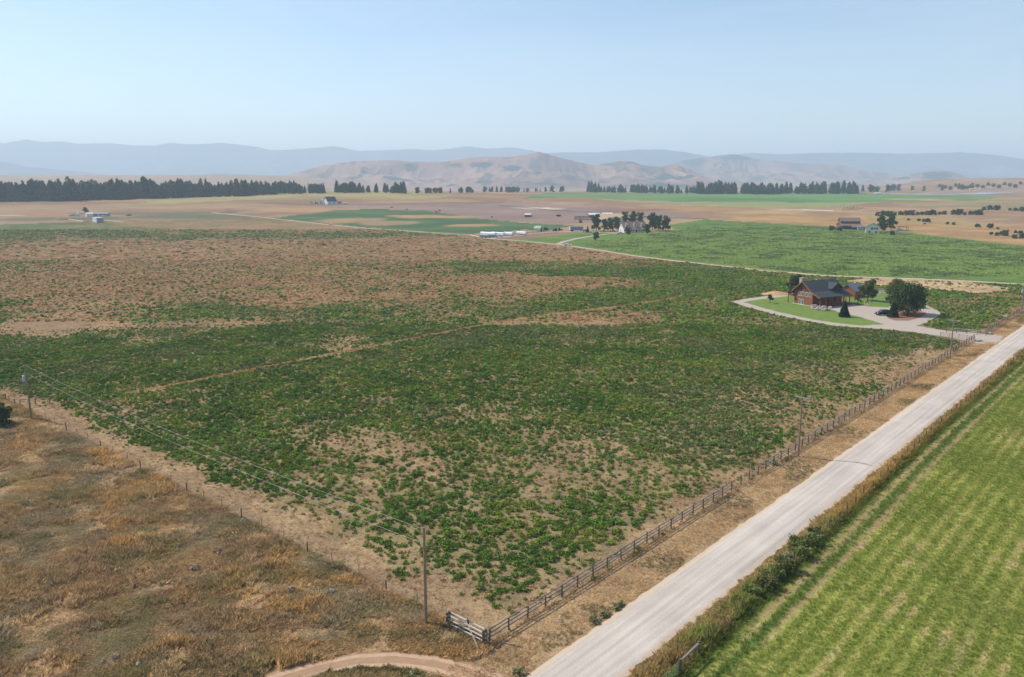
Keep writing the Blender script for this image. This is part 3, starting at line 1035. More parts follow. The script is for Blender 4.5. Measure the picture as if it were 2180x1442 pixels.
    for z in (3.2, 3.75):
        b.cyl((-.9, yb + 2.25, z), (5.7, yb + 2.25, z), .06)
        b.cyl((-.9, yb + .1, z), (-.9, yb + 2.2, z), .06)
    for k in range(12):
        b.cyl((-.9 + k * .6, yb + 2.25, 2.85), (-.9 + k * .6, yb + 2.25, 3.75), .03, .03, 5)
    b.build('balcony_railing', log_m, o)
    r = MB()
    r.slab([(-1.6, yb + 1.2, 4.4), (6.4, yb + 1.2, 4.4), (6.4, yb + 3, 3.95), (-1.6, yb + 3, 3.95)], .18)
    r.build('balcony_roof', logd_m, o)
    return o


house = log_house()


def rock_mesh(seed, name='rock'):
    r = random.Random(seed)
    import bmesh
    bm = bmesh.new()
    bmesh.ops.create_icosphere(bm, subdivisions=1, radius=1)
    for v in bm.verts:
        v.co *= r.uniform(.7, 1.15)
    me = bpy.data.meshes.new(name)
    bm.to_mesh(me)
    bm.free()
    me.materials.append(rock_m)
    return me


ROCKS = [rock_mesh(k) for k in range(5)]


def boulders(name, loc, spots, label):
    o = root(name, loc, 0, label, 'rocks')
    for (x, y, z, s_) in spots:
        q = link('rock', random.choice(ROCKS), o, (x, y, z), random.uniform(0, 6), (s_ * random.uniform(.9, 1.5), s_ * random.uniform(.8, 1.2), s_ * random.uniform(.55, .8)))
    return o


c0, c1 = hit(1727, 658.5), hit(1769, 664)
sp = []
for k in range(46):
    f = random.random()
    row = random.choice((0, 0, 1, 1, 2))
    sp.append(((c1.x - c0.x) * f + random.uniform(-.4, .4) + row * .25, (c1.y - c0.y) * f + row * .9 + random.uniform(-.3, .3), .25 + row * .42, random.uniform(.42, .72)))
boulders('boulder_wall', c0, sp, 'terraced wall of pale boulders at the corner of the log house')
c0 = hit(2083, 727)
boulders('rock_pile', c0, [(random.uniform(-1.2, 1.2), random.uniform(-.5, .5), .2, random.uniform(.25, .45)) for _ in range(12)], 'dark rocks heaped at the rail fence end by the gate')
c0 = hit(2107, 711)
boulders('rock_pile', c0, [(random.uniform(-.6, .6), random.uniform(-.4, .4), .25, random.uniform(.35, .6)) for _ in range(7)], 'grey boulders at the start of the second rail fence')


def gable_building(name, loc, rz, L, W, ze, zr, wall, roof, label, cat='house', over=.5, wins=(), doors=(), floorz=0.0, group=None):
    """walls and gable roof, ridge along local x, centred; wins: (face, along, z, w, h)"""
    o = root(name, loc, rz, label, cat, group)
    b = MB()
    b.extrude([(-W / 2, floorz - 1), (W / 2, floorz - 1), (W / 2, ze), (0, zr - .12), (-W / 2, ze)], 'x', -L / 2, L / 2)
    b.build('wall', wall, o)
    r = MB()
    sl = (zr - ze) / (W / 2)
    for s_ in (-1, 1):
        r.slab([(-L / 2 - over, 0, zr + .1), (-L / 2 - over, s_ * (W / 2 + over), ze - sl * over + .1), (L / 2 + over, s_ * (W / 2 + over), ze - sl * over + .1), (L / 2 + over, 0, zr + .1)], .2)
    r.build('roof', roof, o)
    for (face, a_, z, w, h) in wins:
        c = {'-x': (-L / 2, a_, z), '+x': (L / 2, a_, z), '-y': (a_, -W / 2, z), '+y': (a_, W / 2, z)}[face]
        b = MB()
        if face[1] == 'x':
            b.box(c, (.12, w, h))
        else:
            b.box(c, (w, .12, h))
        b.build('window', glass_m, o)
    for (face, a_, w, h, m) in doors:
        c = {'-x': (-L / 2, a_, h / 2), '+x': (L / 2, a_, h / 2), '-y': (a_, -W / 2, h / 2), '+y': (a_, W / 2, h / 2)}[face]
        b = MB()
        if face[1] == 'x':
            b.box(c, (.14, w, h))
        else:
            b.box(c, (w, .14, h))
        b.build('door', m, o)
    return o


bluer_m = mat('blue_grey_metal_roof', S(108, 122, 132), .5, .1, 1, 0, metal=.2)
brownr_m = mat('brown_metal_roof', S(132, 108, 102), .6, .1, .6, 0)
tanr_m = mat('tan_roof', S(206, 172, 138), .8, .1, .5, 0)
cream_m = mat('cream_siding', S(222, 218, 190), .8, .06, 1, 0)
greyw_m = mat('grey_siding', S(150, 156, 162), .8, .1, 1, 0)
redw_m = mat('barn_red', S(140, 66, 54), .8, .15, 1, 0)
darkw_m = mat('dark_board', S(66, 54, 48), .9, .2, 1, 0)
metal_w = mat('white_metal', S(218, 222, 226), .45, .05, 1, 0)

q = hit(1814, 631)
gable_building('log_shed', q, math.radians(34), 6, 6.4, 2.6, 4.6, log_m, bluer_m, 'small red log shed with blue grey metal roof behind the house', 'shed', .5, (), (('-x', 0, 1.0, 2.0, logd_m),))

# ------------------------------------------------------------------ vehicles
tyre_m = mat('tyre_rubber', S(28, 28, 30), .8, .1, 3, 0)
paint_cache = {}


def paint(nm, rgb):
    return mat('car_paint_' + nm, S(*rgb), .25, .03, 1, 0, spec=.6)


def vehicle(kind, loc, rz, colour, label, name='car', group=None, scale=1.0):
    o = root(name, loc, rz, label, {'suv': 'car', 'car': 'car', 'pickup': 'pickup', 'van': 'van'}[kind], group)
    o.scale = (scale,) * 3
    if kind == 'pickup':
        L, W = 5.6, 1.95
        low = [(-2.8, .45), (-2.8, 1.12), (-.3, 1.12), (-.1, 1.15), (1.3, 1.15), (2.6, 1.02), (2.8, .85), (2.8, .45)]
        cab = [(-.55, 1.1), (-.45, 1.85), (.75, 1.88), (1.4, 1.12)]
    elif kind == 'van':
        L, W = 5.4, 2.0
        low = [(-2.7, .4), (-2.7, 1.25), (1.9, 1.2), (2.6, 1.05), (2.7, .8), (2.7, .4)]
        cab = [(-2.68, 1.2), (-2.6, 2.3), (1.0, 2.35), (1.9, 1.18)]
    else:
        L, W = 4.7, 1.9
        hh = 1.72 if kind == 'suv' else 1.48
        low = [(-2.35, .4), (-2.38, .9), (-2.25, 1.05), (1.0, 1.05), (2.1, .95), (2.35, .75), (2.35, .4)]
        cab = [(-2.22, 1.03), (-1.75, hh - .05), (-.9, hh), (.35, hh), (1.25, 1.02)]
    b = MB()
    n = len(low)
    vs, fs = [], []
    for yy, ins in ((-W / 2, .0), (-W / 2 + .12, .08), (W / 2 - .12, .08), (W / 2, .0)):
        for (x, z) in low:
            k = 0.0 if abs(yy) < W / 2 - .01 else -.06
            vs.append((x * (1 + k * .3), yy, z + (k if z > .8 else 0)))
    for s_ in range(3):
        for k in range(n):
            fs.append((s_ * n + k, s_ * n + (k + 1) % n, (s_ + 1) * n + (k + 1) % n, (s_ + 1) * n + k))
    fs += [tuple(range(n)), tuple(range(3 * n, 4 * n))]
    b.add(vs, fs)
    n = len(cab)
    vs, fs = [], []
    zb, ztp = cab[0][1], max(q_[1] for q_ in cab)
    for sgn in (-1, 1):
        for (x, z) in cab:
            vs.append((x, sgn * (W / 2 - .05 - .18 * (z - zb) / (ztp - zb)), z))
    fs = [(k, (k + 1) % n, n + (k + 1) % n, n + k) for k in range(n)] + [tuple(range(n)), tuple(range(n, 2 * n))]
    b.add(vs, fs)
    b.build('body', colour, o)
    # glass
    for sgn in (-1, 1):
        g = MB()
        x0, x1 = cab[0][0] + .35, cab[-1][0] - .35
        zt = ztp - .12
        yy = sgn * (W / 2 - .045)
        yt = sgn * (W / 2 - .05 - .16)
        g.add([(x0, yy, zb + .06), (x1, yy, zb + .06), (cab[-2][0] - .1, yt + sgn * .02, zt), (cab[1][0] + .2, yt + sgn * .02, zt)], [(0, 1, 2, 3)])
        g.build('side_window', glass_m, o)
    for (p0, p1, nm) in ((cab[-2], cab[-1], 'windscreen'), (cab[1], cab[0], 'rear_window')):
        g = MB()
        d = Vector((p1[0] - p0[0], 0, p1[1] - p0[1]))
        nrm = Vector((-d.z, 0, d.x)).normalized() * .02
        if (nrm.x > 0) != (nm == 'windscreen'):
            nrm = -nrm
        a_ = Vector((p0[0], 0, p0[1])) + d * .12 + nrm
        e_ = Vector((p0[0], 0, p0[1])) + d * .88 + nrm
        g.add([(a_.x, -W / 2 + .3, a_.z), (a_.x, W / 2 - .3, a_.z), (e_.x, W / 2 - .18, e_.z), (e_.x, -W / 2 + .18, e_.z)], [(0, 1, 2, 3)])
        g.build(nm, glass_m, o)
    wm = MB()
    wm.cyl((0, -.12, 0), (0, .12, 0), .36, .36, 14)
    wmesh = wm.mesh('wheel', tyre_m)
    rm = MB()
    rm.cyl((0, -.13, 0), (0, .13, 0), .2, .2, 10)
    rmesh = rm.mesh('rim', steel_m)
    for x in (-L * .3, L * .3):
        for yy in (-W / 2 + .08, W / 2 - .08):
            w_ = link('wheel', wmesh, o, (x, yy, .36))
            link('rim', rmesh, w_)
    for yy in (-W / 2 + .3, W / 2 - .3):
        b = MB()
        b.box((L / 2 - .02, yy, .78), (.08, .34, .16))
        b.build('headlight', white_m, o)
        b = MB()
        b.box((-L / 2 + .0, yy, .85), (.08, .24, .2))
        b.build('tail_light', redw_m, o)
    return o


vehicle('suv', hit(1879, 671), math.radians(12 + 180), paint('black', (26, 28, 34)), 'black car parked on the gravel beside the small spruce')

# yard pieces
o = root('clothesline', hit(1884, 640), math.radians(160), 'white clothesline bar on a post in the back lawn', 'clothesline')
b = MB(); b.box((0, 0, .9), (.16, .16, 1.8)); b.build('post', white_m, o)
b = MB(); b.box((2.0, 0, 1.86), (4.6, .12, .14)); b.build('crossbar', white_m, o)
b = MB(); b.box((4.2, 0, .9), (.16, .16, 1.8)); b.build('post', white_m, o)
o = root('garden_bench', hit(1878, 626), math.radians(8), 'white garden bench out behind the clothesline', 'bench')
b = MB(); b.box((0, 0, .5), (2.2, .6, .08)); b.build('seat', white_m, o)
b = MB(); b.box((0, .3, 1.0), (2.2, .07, .5)); b.build('backrest', white_m, o)
for x in (-.95, .95):
    for y_ in (-.24, .24):
        b = MB(); b.box((x, y_, .23), (.09, .09, .46)); b.build('leg', white_m, o)
o = root('wooden_steps', hit(1845, 652), math.radians(-28), 'small pale wooden steps with handrail at the yard edge', 'steps')
for k in range(4):
    b = MB(); b.box((0, k * .32, .1 + k * .17), (1.6, .34, .1)); b.build('tread', mat('pale_timber', S(204, 182, 146), .8, .15, 2), o)
for s_ in (-.8, .8):
    b = MB()
    b.cyl((s_, -.2, 0), (s_, -.2, 1.1), .05); b.cyl((s_, 1.2, .4), (s_, 1.2, 1.7), .05); b.cyl((s_, -.2, 1.1), (s_, 1.2, 1.7), .05)
    b.build('handrail', MATS['pale_timber'], o)
wood_g = mat('weathered_rail', S(150, 138, 126), .9, .28, 1.6, .4, stretch=(1, 6, 6))
wood_p = mat('weathered_post', S(110, 96, 84), .9, .28, 2.0, .4)
o = root('garden_fence', hit(1812, 650), math.radians(20), 'low dark rail fence beside the log house garden', 'fence')
for k in range(7):
    b = MB(); b.cyl((k * 1.5, 0, 0), (k * 1.5, 0, 1.0), .06); b.build('post', wood_p, o)
for k in range(6):
    for z in (.5, .9):
        b = MB(); b.cyl((k * 1.5, 0, z), (k * 1.5 + 1.5, 0, z), .045); b.build('rail', wood_p, o)


def heap(name, loc, rx, ry, h, m, label, cat='mound', seed=0):
    nu, nv = 22, 9
    vs, fs = [], []
    for j in range(nv):
        rr = 1 - j / (nv - 1)
        for i in range(nu):
            a_ = 2 * math.pi * i / nu
            k = 1 + .25 * (float(fbm(math.cos(a_) * 2 + 5, math.sin(a_) * 2 + seed, 1, 2, seed)) - .5)
            z = h * (1 - rr ** 1.4) * (1 + .4 * (float(fbm(math.cos(a_) * rr * 3, math.sin(a_) * rr * 3 + 9, 1, 3, seed)) - .5)) - .05
            vs.append((math.cos(a_) * rx * rr * k, math.sin(a_) * ry * rr * k, z))
    for j in range(nv - 1):
        for i in range(nu):
            fs.append((j * nu + i, j * nu + (i + 1) % nu, (j + 1) * nu + (i + 1) % nu, (j + 1) * nu + i))
    me = bpy.data.meshes.new(name)
    me.from_pydata(vs, [], fs)
    me.materials.append(m)
    me.polygons.foreach_set('use_smooth', [True] * len(fs))
    return tag(link(name, me, None, loc), label, cat)


straw_m = mat('tan_spoil', S(198, 158, 110), .95, .18, 1.2, .6)
heap('dirt_pile', hit(1651, 627), 6.5, 3.2, 1.3, straw_m, 'low tan dirt pile by the path left of the house', 'dirt pile', 3)

# ------------------------------------------------------------------ rail fence along the road
def rail_mesh(k):
    r = random.Random(k)
    b = MB()
    n = 4
    pts = [(i / n - .5, r.uniform(-.02, .02), r.uniform(-.02, .02)) for i in range(n + 1)]
    r0 = r.uniform(.07, .085)
    b.tube([Vector(p_) for p_ in pts], [r0 * (1 - .25 * i / n) for i in range(n + 1)], 6)
    return b.mesh('rail', wood_g)


RAILS = [rail_mesh(k) for k in range(5)]
pb = MB(); pb.cyl((0, 0, -.2), (0, 0, 1.42), .085, .075, 7)
POST = pb.mesh('post', wood_p)
pb = MB(); pb.cyl((0, 0, -.2), (0, 0, 1.5), .14, .13, 8)
FAT = pb.mesh('post', wood_p)
UPX = Vector((1, 0, 0))


def put_rail(parent, a_, c_, me=None, name='rail'):
    q_ = link(name, me or random.choice(RAILS), parent)
    d = c_ - a_
    q_.location = (a_ + c_) / 2
    q_.rotation_mode = 'QUATERNION'
    q_.rotation_quaternion = UPX.rotation_difference(d.normalized())
    q_.scale = (d.length, 1, 1)
    return q_


def rail_fence(name, s0, s1, n0, label, skip=None, bay=2.72):
    o = root(name, (0, 0, 0), 0, label, 'fence')
    o.location = road(s0, n0)
    inv = road(s0, n0)
    k = max(1, round((s1 - s0) / bay))
    for i in range(k + 1):
        s_ = s0 + (s1 - s0) * i / k
        p_ = road(s_, n0 + random.uniform(-.05, .05)) - inv
        q_ = link('post', POST, o, p_)
        q_.rotation_euler = (random.uniform(-.05, .05), random.uniform(-.05, .05), random.uniform(0, 6))
        q_.scale = (1, 1, random.uniform(.93, 1.05))
        if i < k:
            s2 = s0 + (s1 - s0) * (i + 1) / k
            wire = skip and skip[0] <= s_ < skip[1]
            for z in ((.45, .85, 1.25) if not wire else (.4, .75, 1.2)):
                a_ = road(s_ - .18, n0 - .1 + random.uniform(-.03, .03), z + random.uniform(-.05, .05)) - inv
                c_ = road(s2 + .18, n0 - .1 + random.uniform(-.03, .03), z + random.uniform(-.05, .05)) - inv
                q_ = put_rail(o, a_, c_)
                if wire:
                    q_.scale = (q_.scale[0], .35, .35)
    return o


rail_fence('rail_fence', 0.2, 191.5, 0.0, 'long weathered three rail fence along the gravel road', skip=(49, 60))
rail_fence('rail_fence', 202.5, 330.0, 0.6, 'weathered three rail fence beyond the drive entrance')

# sunlit corner panel with its leaning pole
o = root('corner_fence_panel', road(-.25, 0), 0, 'sunlit four rail corner panel beside the tall wooden pole', 'fence')
inv = road(-.25, 0)
lightrail = mat('rail_sunlit_tone', S(196, 186, 174), .85, .15, 1.6, .4, stretch=(1, 6, 6))  # paler copy of the rail wood; sunlight on the panel put into its colour
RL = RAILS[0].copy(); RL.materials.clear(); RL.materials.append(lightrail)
for z, off in ((.30, -.12), (.70, -.12), (1.12, -.12), (1.32, .16)):
    put_rail(o, road(-.25 + off, .05, z) - inv, road(-.25 + off, -5.0, z + .05) - inv, RL).scale[1] = 1.1
for nn in (-4.85, -2.4, -.1):
    for off in ((-.28, .02) if nn != -2.4 else (.02,)):
        link('post', FAT, o, road(-.25 + off, nn) - inv)
for z in (.5, 1.2):
    put_rail(o, road(-.7, -4.75, z) - inv, road(.2, -4.75, z) - inv)
o = tag(link('leaning_pole', RL, None), 'thin pale pole leaning on the corner fence panel', 'pole')


def at_height(px, py, z):
    u, v = (px - CX) / FPX, -(py - CY) / FPX
    d = Vector((u, math.cos(PITCH) + v * math.sin(PITCH), -math.sin(PITCH) + v * math.cos(PITCH)))
    return Vector((0, 0, CAMH)) + d * ((z - CAMH) / d.z)


a_, c_ = at_height(1019, 1382, .05), at_height(992, 1322, 1.85)
o.location = (a_ + c_) / 2
o.rotation_mode = 'QUATERNION'
o.rotation_quaternion = UPX.rotation_difference((c_ - a_).normalized())
o.scale = ((c_ - a_).length, .75, .75)

# wing fences and gate at the drive entrance
def line_fence(name, pts, zs, postm, railm, label, ph=1.35, cat='fence', thick=1.0):
    o = root(name, pts[0], 0, label, cat)
    for i, p_ in enumerate(pts):
        q_ = link('post', postm, o, p_ - pts[0])
        q_.scale = (thick, thick, ph / 1.42)
        if i < len(pts) - 1:
            for z in zs:
                d = put_rail(o, p_ - pts[0] + Vector((0, 0, z)), pts[i + 1] - pts[0] + Vector((0, 0, z)), railm)
                d.scale = (d.scale[0], thick, thick)
    return o


rust = mat('rusty_pipe', S(140, 96, 96), .6, .2, 3, .1)
pb = MB(); pb.cyl((0, 0, -.1), (0, 0, 1.42), .07, .07, 8); RPOST = pb.mesh('post', rust)
RR = RAILS[1].copy(); RR.materials.clear(); RR.materials.append(rust)
line_fence('pipe_wing_fence', [hit(*q_) for q_ in ((2001, 717), (2020, 719.5), (2041, 722), (2058, 724.5), (2075, 727))], (.3, .62, .94, 1.25), RPOST, RR, 'low mauve pipe fence along the near side of the drive entrance', 1.4, thick=.6)
line_fence('drive_wing_fence', [hit(*q_) for q_ in ((2015, 708), (2036, 709.5), (2058, 711), (2080, 713), (2099, 714))], (.45, .85, 1.25), POST, RL, 'grey rail fence along the far side of the drive entrance')

# ------------------------------------------------------------------ wire fences
tp = MB(); tp.box((0, 0, .65), (.05, .05, 1.5)); TPOST = tp.mesh('post', mat('rusty_tpost', S(84, 66, 58), .7, .2, 3))
wp = MB(); wp.cyl((0, 0, -.2), (0, 0, 1.3), .09, .08, 7); WPOST = wp.mesh('post', wood_p)
wire_m = mat('barbed_wire', S(120, 112, 104), .5, .1, 3, metal=.5)


def wire_fence(name, pts, fat, label, hs=(.45, .8, 1.15), hscale=1.0, wires=True):
    o = root(name, pts[0], 0, label, 'fence')
    for i, p_ in enumerate(pts):
        q_ = link('post', WPOST if fat(i) else TPOST, o, p_ - pts[0])
        q_.rotation_euler = (random.uniform(-.06, .06), random.uniform(-.06, .06), random.uniform(0, 3))
        q_.scale = (1, 1, hscale * random.uniform(.9, 1.1))
    if wires:
        for z in hs:
            b = MB()
            b.tube([p_ - pts[0] + Vector((0, 0, z * hscale)) for p_ in pts], .006, 3)
            b.build('wire', wire_m, o)
    return o


wire_fence('wire_fence', [road(.1 + random.uniform(-.1, .1), -5.2 - 4.65 * k) for k in range(23)], lambda i: i % 3 == 2, 'barbed wire fence with mixed posts between dry meadow and green field')
o = root('corner_brace', hit(32, 862), 0, 'wooden H brace rails at the far left fence corner', 'fence')
bp_ = [hit(*q_) for q_ in ((32, 861), (43.6, 864), (76, 861), (106, 860), (137, 858))]
for p_ in bp_:
    link('post', WPOST, o, p_ - bp_[0])
for k in range(3):
    put_rail(o, bp_[k] - bp_[0] + Vector((0, 0, 1.2)), bp_[k + 1] - bp_[0] + Vector((0, 0, 1.2)))
wire_fence('wire_fence', [hit(12, 853) + Vector((-8 * k, 1.2 * k, 0)) for k in range(4)], lambda i: True, 'wire fence posts leaving the frame at the far left corner', wires=False)
inner = []
for k in range(32):
    s_ = 13 + k * 6.4
    inner.append(road(s_, -114.5 + 14 * float(ss(120, 205, s_)) + random.uniform(-.15, .15)))
wire_fence('wire_fence', inner, lambda i: i % 5 == 0, 'thin line of posts crossing the middle of the green field', hscale=1.15, wires=False)


def nfr(s_):
    return 15.6 - 0.02 * min(max(s_, 0), 100)


wire_fence('wire_fence', [road(13.2 + 3.55 * k, nfr(13.2 + 3.55 * k) + random.uniform(-.12, .12)) for k in range(62)], lambda i: True, 'short wooden post fence between the tall verge and the mown field', hscale=1.05)
o = root('gate_brace', hit(1486, 1402), 0, 'two stout posts with brace rail beside the green gate', 'fence')
g0, g1 = hit(1486, 1398), hit(1447, 1436)
FATL = FAT.copy()
link('post', FATL, o, g0 - hit(1486, 1402)); link('post', FATL, o, g1 - hit(1486, 1402))
q_ = put_rail(o, g0 - hit(1486, 1402) + Vector((0, 0, 1.28)), g1 - hit(1486, 1402) + Vector((0, 0, 1.28)))
q_.scale = (q_.scale[0], 1.5, 1.5)
gdir = (g1 - g0).normalized()
green_m = mat('green_gate_paint', S(58, 118, 74), .4, .12, 3, 0)
gp = MB()
gp.cyl((-.5, 0, 0), (.5, 0, 0), .028, .028, 7)
GBAR = gp.mesh('bar', green_m)
o = root('pipe_gate', g1, 0, 'green metal pipe gate at the mown field corner', 'gate')
ga, gb = gdir * .25, gdir * 4.2
for z in (.25, .45, .65, .88, 1.1, 1.32):
    put_rail(o, ga + Vector((0, 0, z)), gb + Vector((0, 0, z)), GBAR, 'bar')
for f in (0, .5, 1):
    p_ = ga.lerp(gb, f)
    put_rail(o, p_ + Vector((0, 0, .22)), p_ + Vector((0, 0, 1.36)), GBAR, 'upright')

# ------------------------------------------------------------------ utility poles
pole_m = mat('pole_timber', S(146, 122, 104), .9, .2, 1.5, .2, stretch=(6, 6, .6))
insul_m = mat('insulator', S(176, 178, 180), .3, .05, 2)


def utility_pole(base, h, label, arm=None, can=False):
    o = root('utility_pole', base, 0, label, 'utility pole')
    b = MB(); b.cyl((0, 0, -.3), (0, 0, h), .17, .115, 10); b.build('pole', pole_m, o)
    if arm is not None:
        d = Vector((math.cos(arm), math.sin(arm), 0))
        b = MB(); b.box((0.0, 0, 0), (2.5, .1, .12)); q_ = b.build('crossarm', mat('crossarm_timber', S(172, 168, 158), .85, .15, 2), o)
        q_.location = (0, -.14, h - .55); q_.rotation_euler[2] = arm
        for k, x in enumerate((-1.15, -.1, 1.15)):
            b = MB()
            z = h - .49 if k != 1 else h
            b.cyl(d * x + Vector((0, -.14 if k != 1 else 0, z)), d * x + Vector((0, -.14 if k != 1 else 0, z + .26)), .055, .04, 7)
            b.build('insulator', insul_m, o)
        for x in (-.7, .7):
            b = MB(); b.cyl(d * x + Vector((0, -.14, h - .55)), Vector((0, -.1, h - 1.15)), .02, .02, 5); b.build('arm_brace', steel_m, o)
    else:
        for z in (h - .1, h - 1.55):
            b = MB(); b.cyl((-.25, 0, z), (.12, 0, z), .05, .05, 6); b.build('insulator', insul_m, o)
    if can:
        b = MB()
        b.cyl((-.42, -.1, h - 3.0), (-.42, -.1, h - 2.0), .27, .27, 12); b.cyl((-.42, -.1, h - 2.0), (-.42, -.1, h - 1.88), .27, .12, 12)
        q_ = b.build('transformer', mat('transformer_grey', S(180, 188, 198), .4, .08, 2), o)
        b = MB(); b.cyl((-.42, -.1, h - 1.9), (-.42, -.1, h - 1.55), .05, .04, 7); b.build('bushing', insul_m, q_)
    return o


pA = hit(907, 1330)
pB = hit(67, 893)
utility_pole(pA, 10.0, 'tall bare wooden pole beside the corner fence panel')
utility_pole(pB, 10.0, 'wooden pole with grey transformer can by the dark bush', None, True)
ra = math.atan2(RD[1], RD[0])
utility_pole(road(69.2, 1.3), 10.0, 'wooden pole with crossarm nearest on the gravel road', ra - math.pi / 2)
utility_pole(road(160.8, 1.3), 9.9, 'wooden crossarm pole before the drive entrance', ra - math.pi / 2)
utility_pole(road(248.4, 1.5), 9.8, 'wooden pole past the drive at the picture edge', ra - math.pi / 2, True)
line_m = mat('power_line', S(226, 220, 212), .4, .05, 1)


def power_line(a_, c_, sag, label, r=.010):
    b = MB()
    n = 24
    pts = []
    for k in range(n + 1):
        f = k / n
        p_ = a_.lerp(c_, f)
        pts.append(Vector((p_.x, p_.y, p_.z - 4 * sag * f * (1 - f))))
    b.tube(pts, r, 4)
    return tag(b.build('power_line', line_m), label, 'power line', 'power lines')


power_line(pA + Vector((-.25, 0, 9.9)), pB + Vector((.05, 0, 9.9)), .9, 'upper pale power line over the field edge between two poles')
power_line(pA + Vector((-.25, 0, 8.45)), pB + Vector((.05, 0, 8.45)), .9, 'lower pale power line over the field edge between two poles')
power_line(pB + Vector((-.42, 0, 7.2)), pB + Vector((-22, 12, 5.5)), .4, 'short service line leaving the transformer pole to the left', .012)

# ================================================================== SECOND FARM (dormered house)
def farmhouse():
    base = hit(1347, 494)
    o = root('farmhouse', base, math.radians(14), 'white farmhouse with three dormers and mauve roof among trees', 'house')
    roofm = mat('mauve_shingles', S(140, 116, 110), .9, .12, 1, .2)
    b = MB(); b.extrude([(-5, -1), (5, -1), (5, 3.4), (0, 8.2), (-5, 3.4)], 'x', -10, 10); b.build('wall', white_m, o)
    r = MB()
    for s_ in (-1, 1):
        r.slab([(-10.5, 0, 8.5), (-10.5, s_ * 5.7, 2.95), (10.5, s_ * 5.7, 2.95), (10.5, 0, 8.5)], .22)
    r.slab([(-5, -5.6, 3.1), (-5, -8, 2.5), (5.5, -8, 2.5), (5.5, -5.6, 3.1)], .18)
    r.build('roof', roofm, o)
    for dx in (-6.8, 0.2, 6.6):
        b = MB(); b.extrude([(dx - 1.3, 3.6), (dx + 1.3, 3.6), (dx + 1.3, 6.0), (dx, 7.2), (dx - 1.3, 6.0)], 'y', -4.6, -1); d = b.build('dormer', cream_m, o)
        r = MB()
        for s_ in (-1, 1):
            r.slab([(dx, -5.0, 7.4), (dx, -.4, 7.4), (dx + s_ * 1.7, -.4, 5.85), (dx + s_ * 1.7, -5.0, 5.85)], .15)
        r.build('dormer_roof', roofm, d)
        window(o, (dx, -4.6, 5.3), 1.3, 1.3, '-y')
    for dx in (-8.6, 8.0):
        b = MB(); b.box((dx, -5.6, 1.2), (3.4, 2.2, 4.4)); b.build('bay', white_m, o)
        r = MB(); r.slab([(dx - 1.9, -7.0, 3.3), (dx + 1.9, -7.0, 3.3), (dx + 1.9, -4.4, 4.6), (dx - 1.9, -4.4, 4.6)], .15); r.build('bay_roof', roofm, o)
        window(o, (dx, -6.72, 1.7), 1.6, 1.5, '-y')
    for dx in (-3.6, -1.2, 3.4):
        window(o, (dx, -5.0, 1.6), 1.2, 1.5, '-y')
    b = MB(); b.box((1.2, -5.05, 1.1), (1.2, .12, 2.2)); b.build('door', darkw_m, o)
    for dx in (-5, -1.6, 2, 5.4):
        b = MB(); b.box((dx, -7.8, .9), (.22, .22, 3.3)); b.build('porch_post', white_m, o)
    for (yy, z) in ((-2, 1.6), (2, 1.6), (0, 5)):
        window(o, (-10, yy, z), 1.1, 1.4, '-x')
    b = MB(); b.box((4, 1.2, 8.6), (.9, .9, 2)); b.build('chimney', stone_m, o)


farmhouse()
q = hit(1297, 471)
gable_building('barn', q, math.radians(12), 26, 13, 4, 7, metal_w, tanr_m, 'long white barn with tan roof behind the poplars', 'barn', .6, (('-y', -8, 2, 2, 1.5), ('-y', 8, 2, 2, 1.5)), (('-y', 0, 4, 3.2, greyw_m),))
gable_building('lean_barn', hit(1282, 474), math.radians(12), 12, 8, 3, 4.6, metal_w, tanr_m, 'smaller white annex in front of the long tan roofed barn', 'barn', .5, (), (('-y', 0, 3, 2.6, darkw_m),))
gable_building('red_shed', hit(1264, 463.5), math.radians(8), 11, 8, 3, 4.6, redw_m, metal_w, 'red walled shed with white roof at the corrals', 'shed', .5, (), (('-y', 0, 4, 2.4, darkw_m),))
gable_building('red_shed', hit(1292, 461.5), math.radians(8), 10, 7, 2.6, 4.0, darkw_m, metal_w, 'low open shed with white roof right of the red shed', 'shed')
gable_building('run_in_shed', hit(1124.5, 462), math.radians(-15), 6, 4.5, 2.3, 3.3, redw_m, metal_w, 'lone red animal shelter with white roof on the bare field', 'shed', .4, (), (('-x', 0, 2.6, 2.0, darkw_m),))
gable_building('pole_shed', hit(1146, 493), math.radians(-30), 5.5, 5, 2.8, 4.6, cream_m, mat('pale_green_roof', S(160, 176, 150), .7, .1, 1), 'small cream gabled shed beside the hay heaps', 'shed', .4, (), (('+x', 0, 2.6, 2.6, darkw_m),))

# semi trailer
o = root('box_trailer', hit(1227, 492.5), math.radians(9), 'long blue grey box trailer with white end', 'trailer')
b = MB(); b.box((0, 0, 2.5), (11, 2.6, 2.7)); b.build('body', mat('blue_grey_panel', S(118, 134, 156), .5, .06, 1), o)
b = MB(); b.box((-5.56, 0, 2.5), (.12, 2.6, 2.7)); b.build('end_door', metal_w, o)
b = MB(); b.box((0, 0, 1.0), (10.6, 1.2, .3)); b.build('chassis', darkw_m, o)
for x in (-4.2, -3.1, 4.4):
    for y_ in (-1.1, 1.1):
        b = MB(); b.cyl((x, y_ - .2, .5), (x, y_ + .2, .5), .5, .5, 12); b.build('wheel', tyre_m, o)
b = MB(); b.cyl((4.2, 0, 0), (4.2, 0, 1), .08); b.build('jack', steel_m, o)


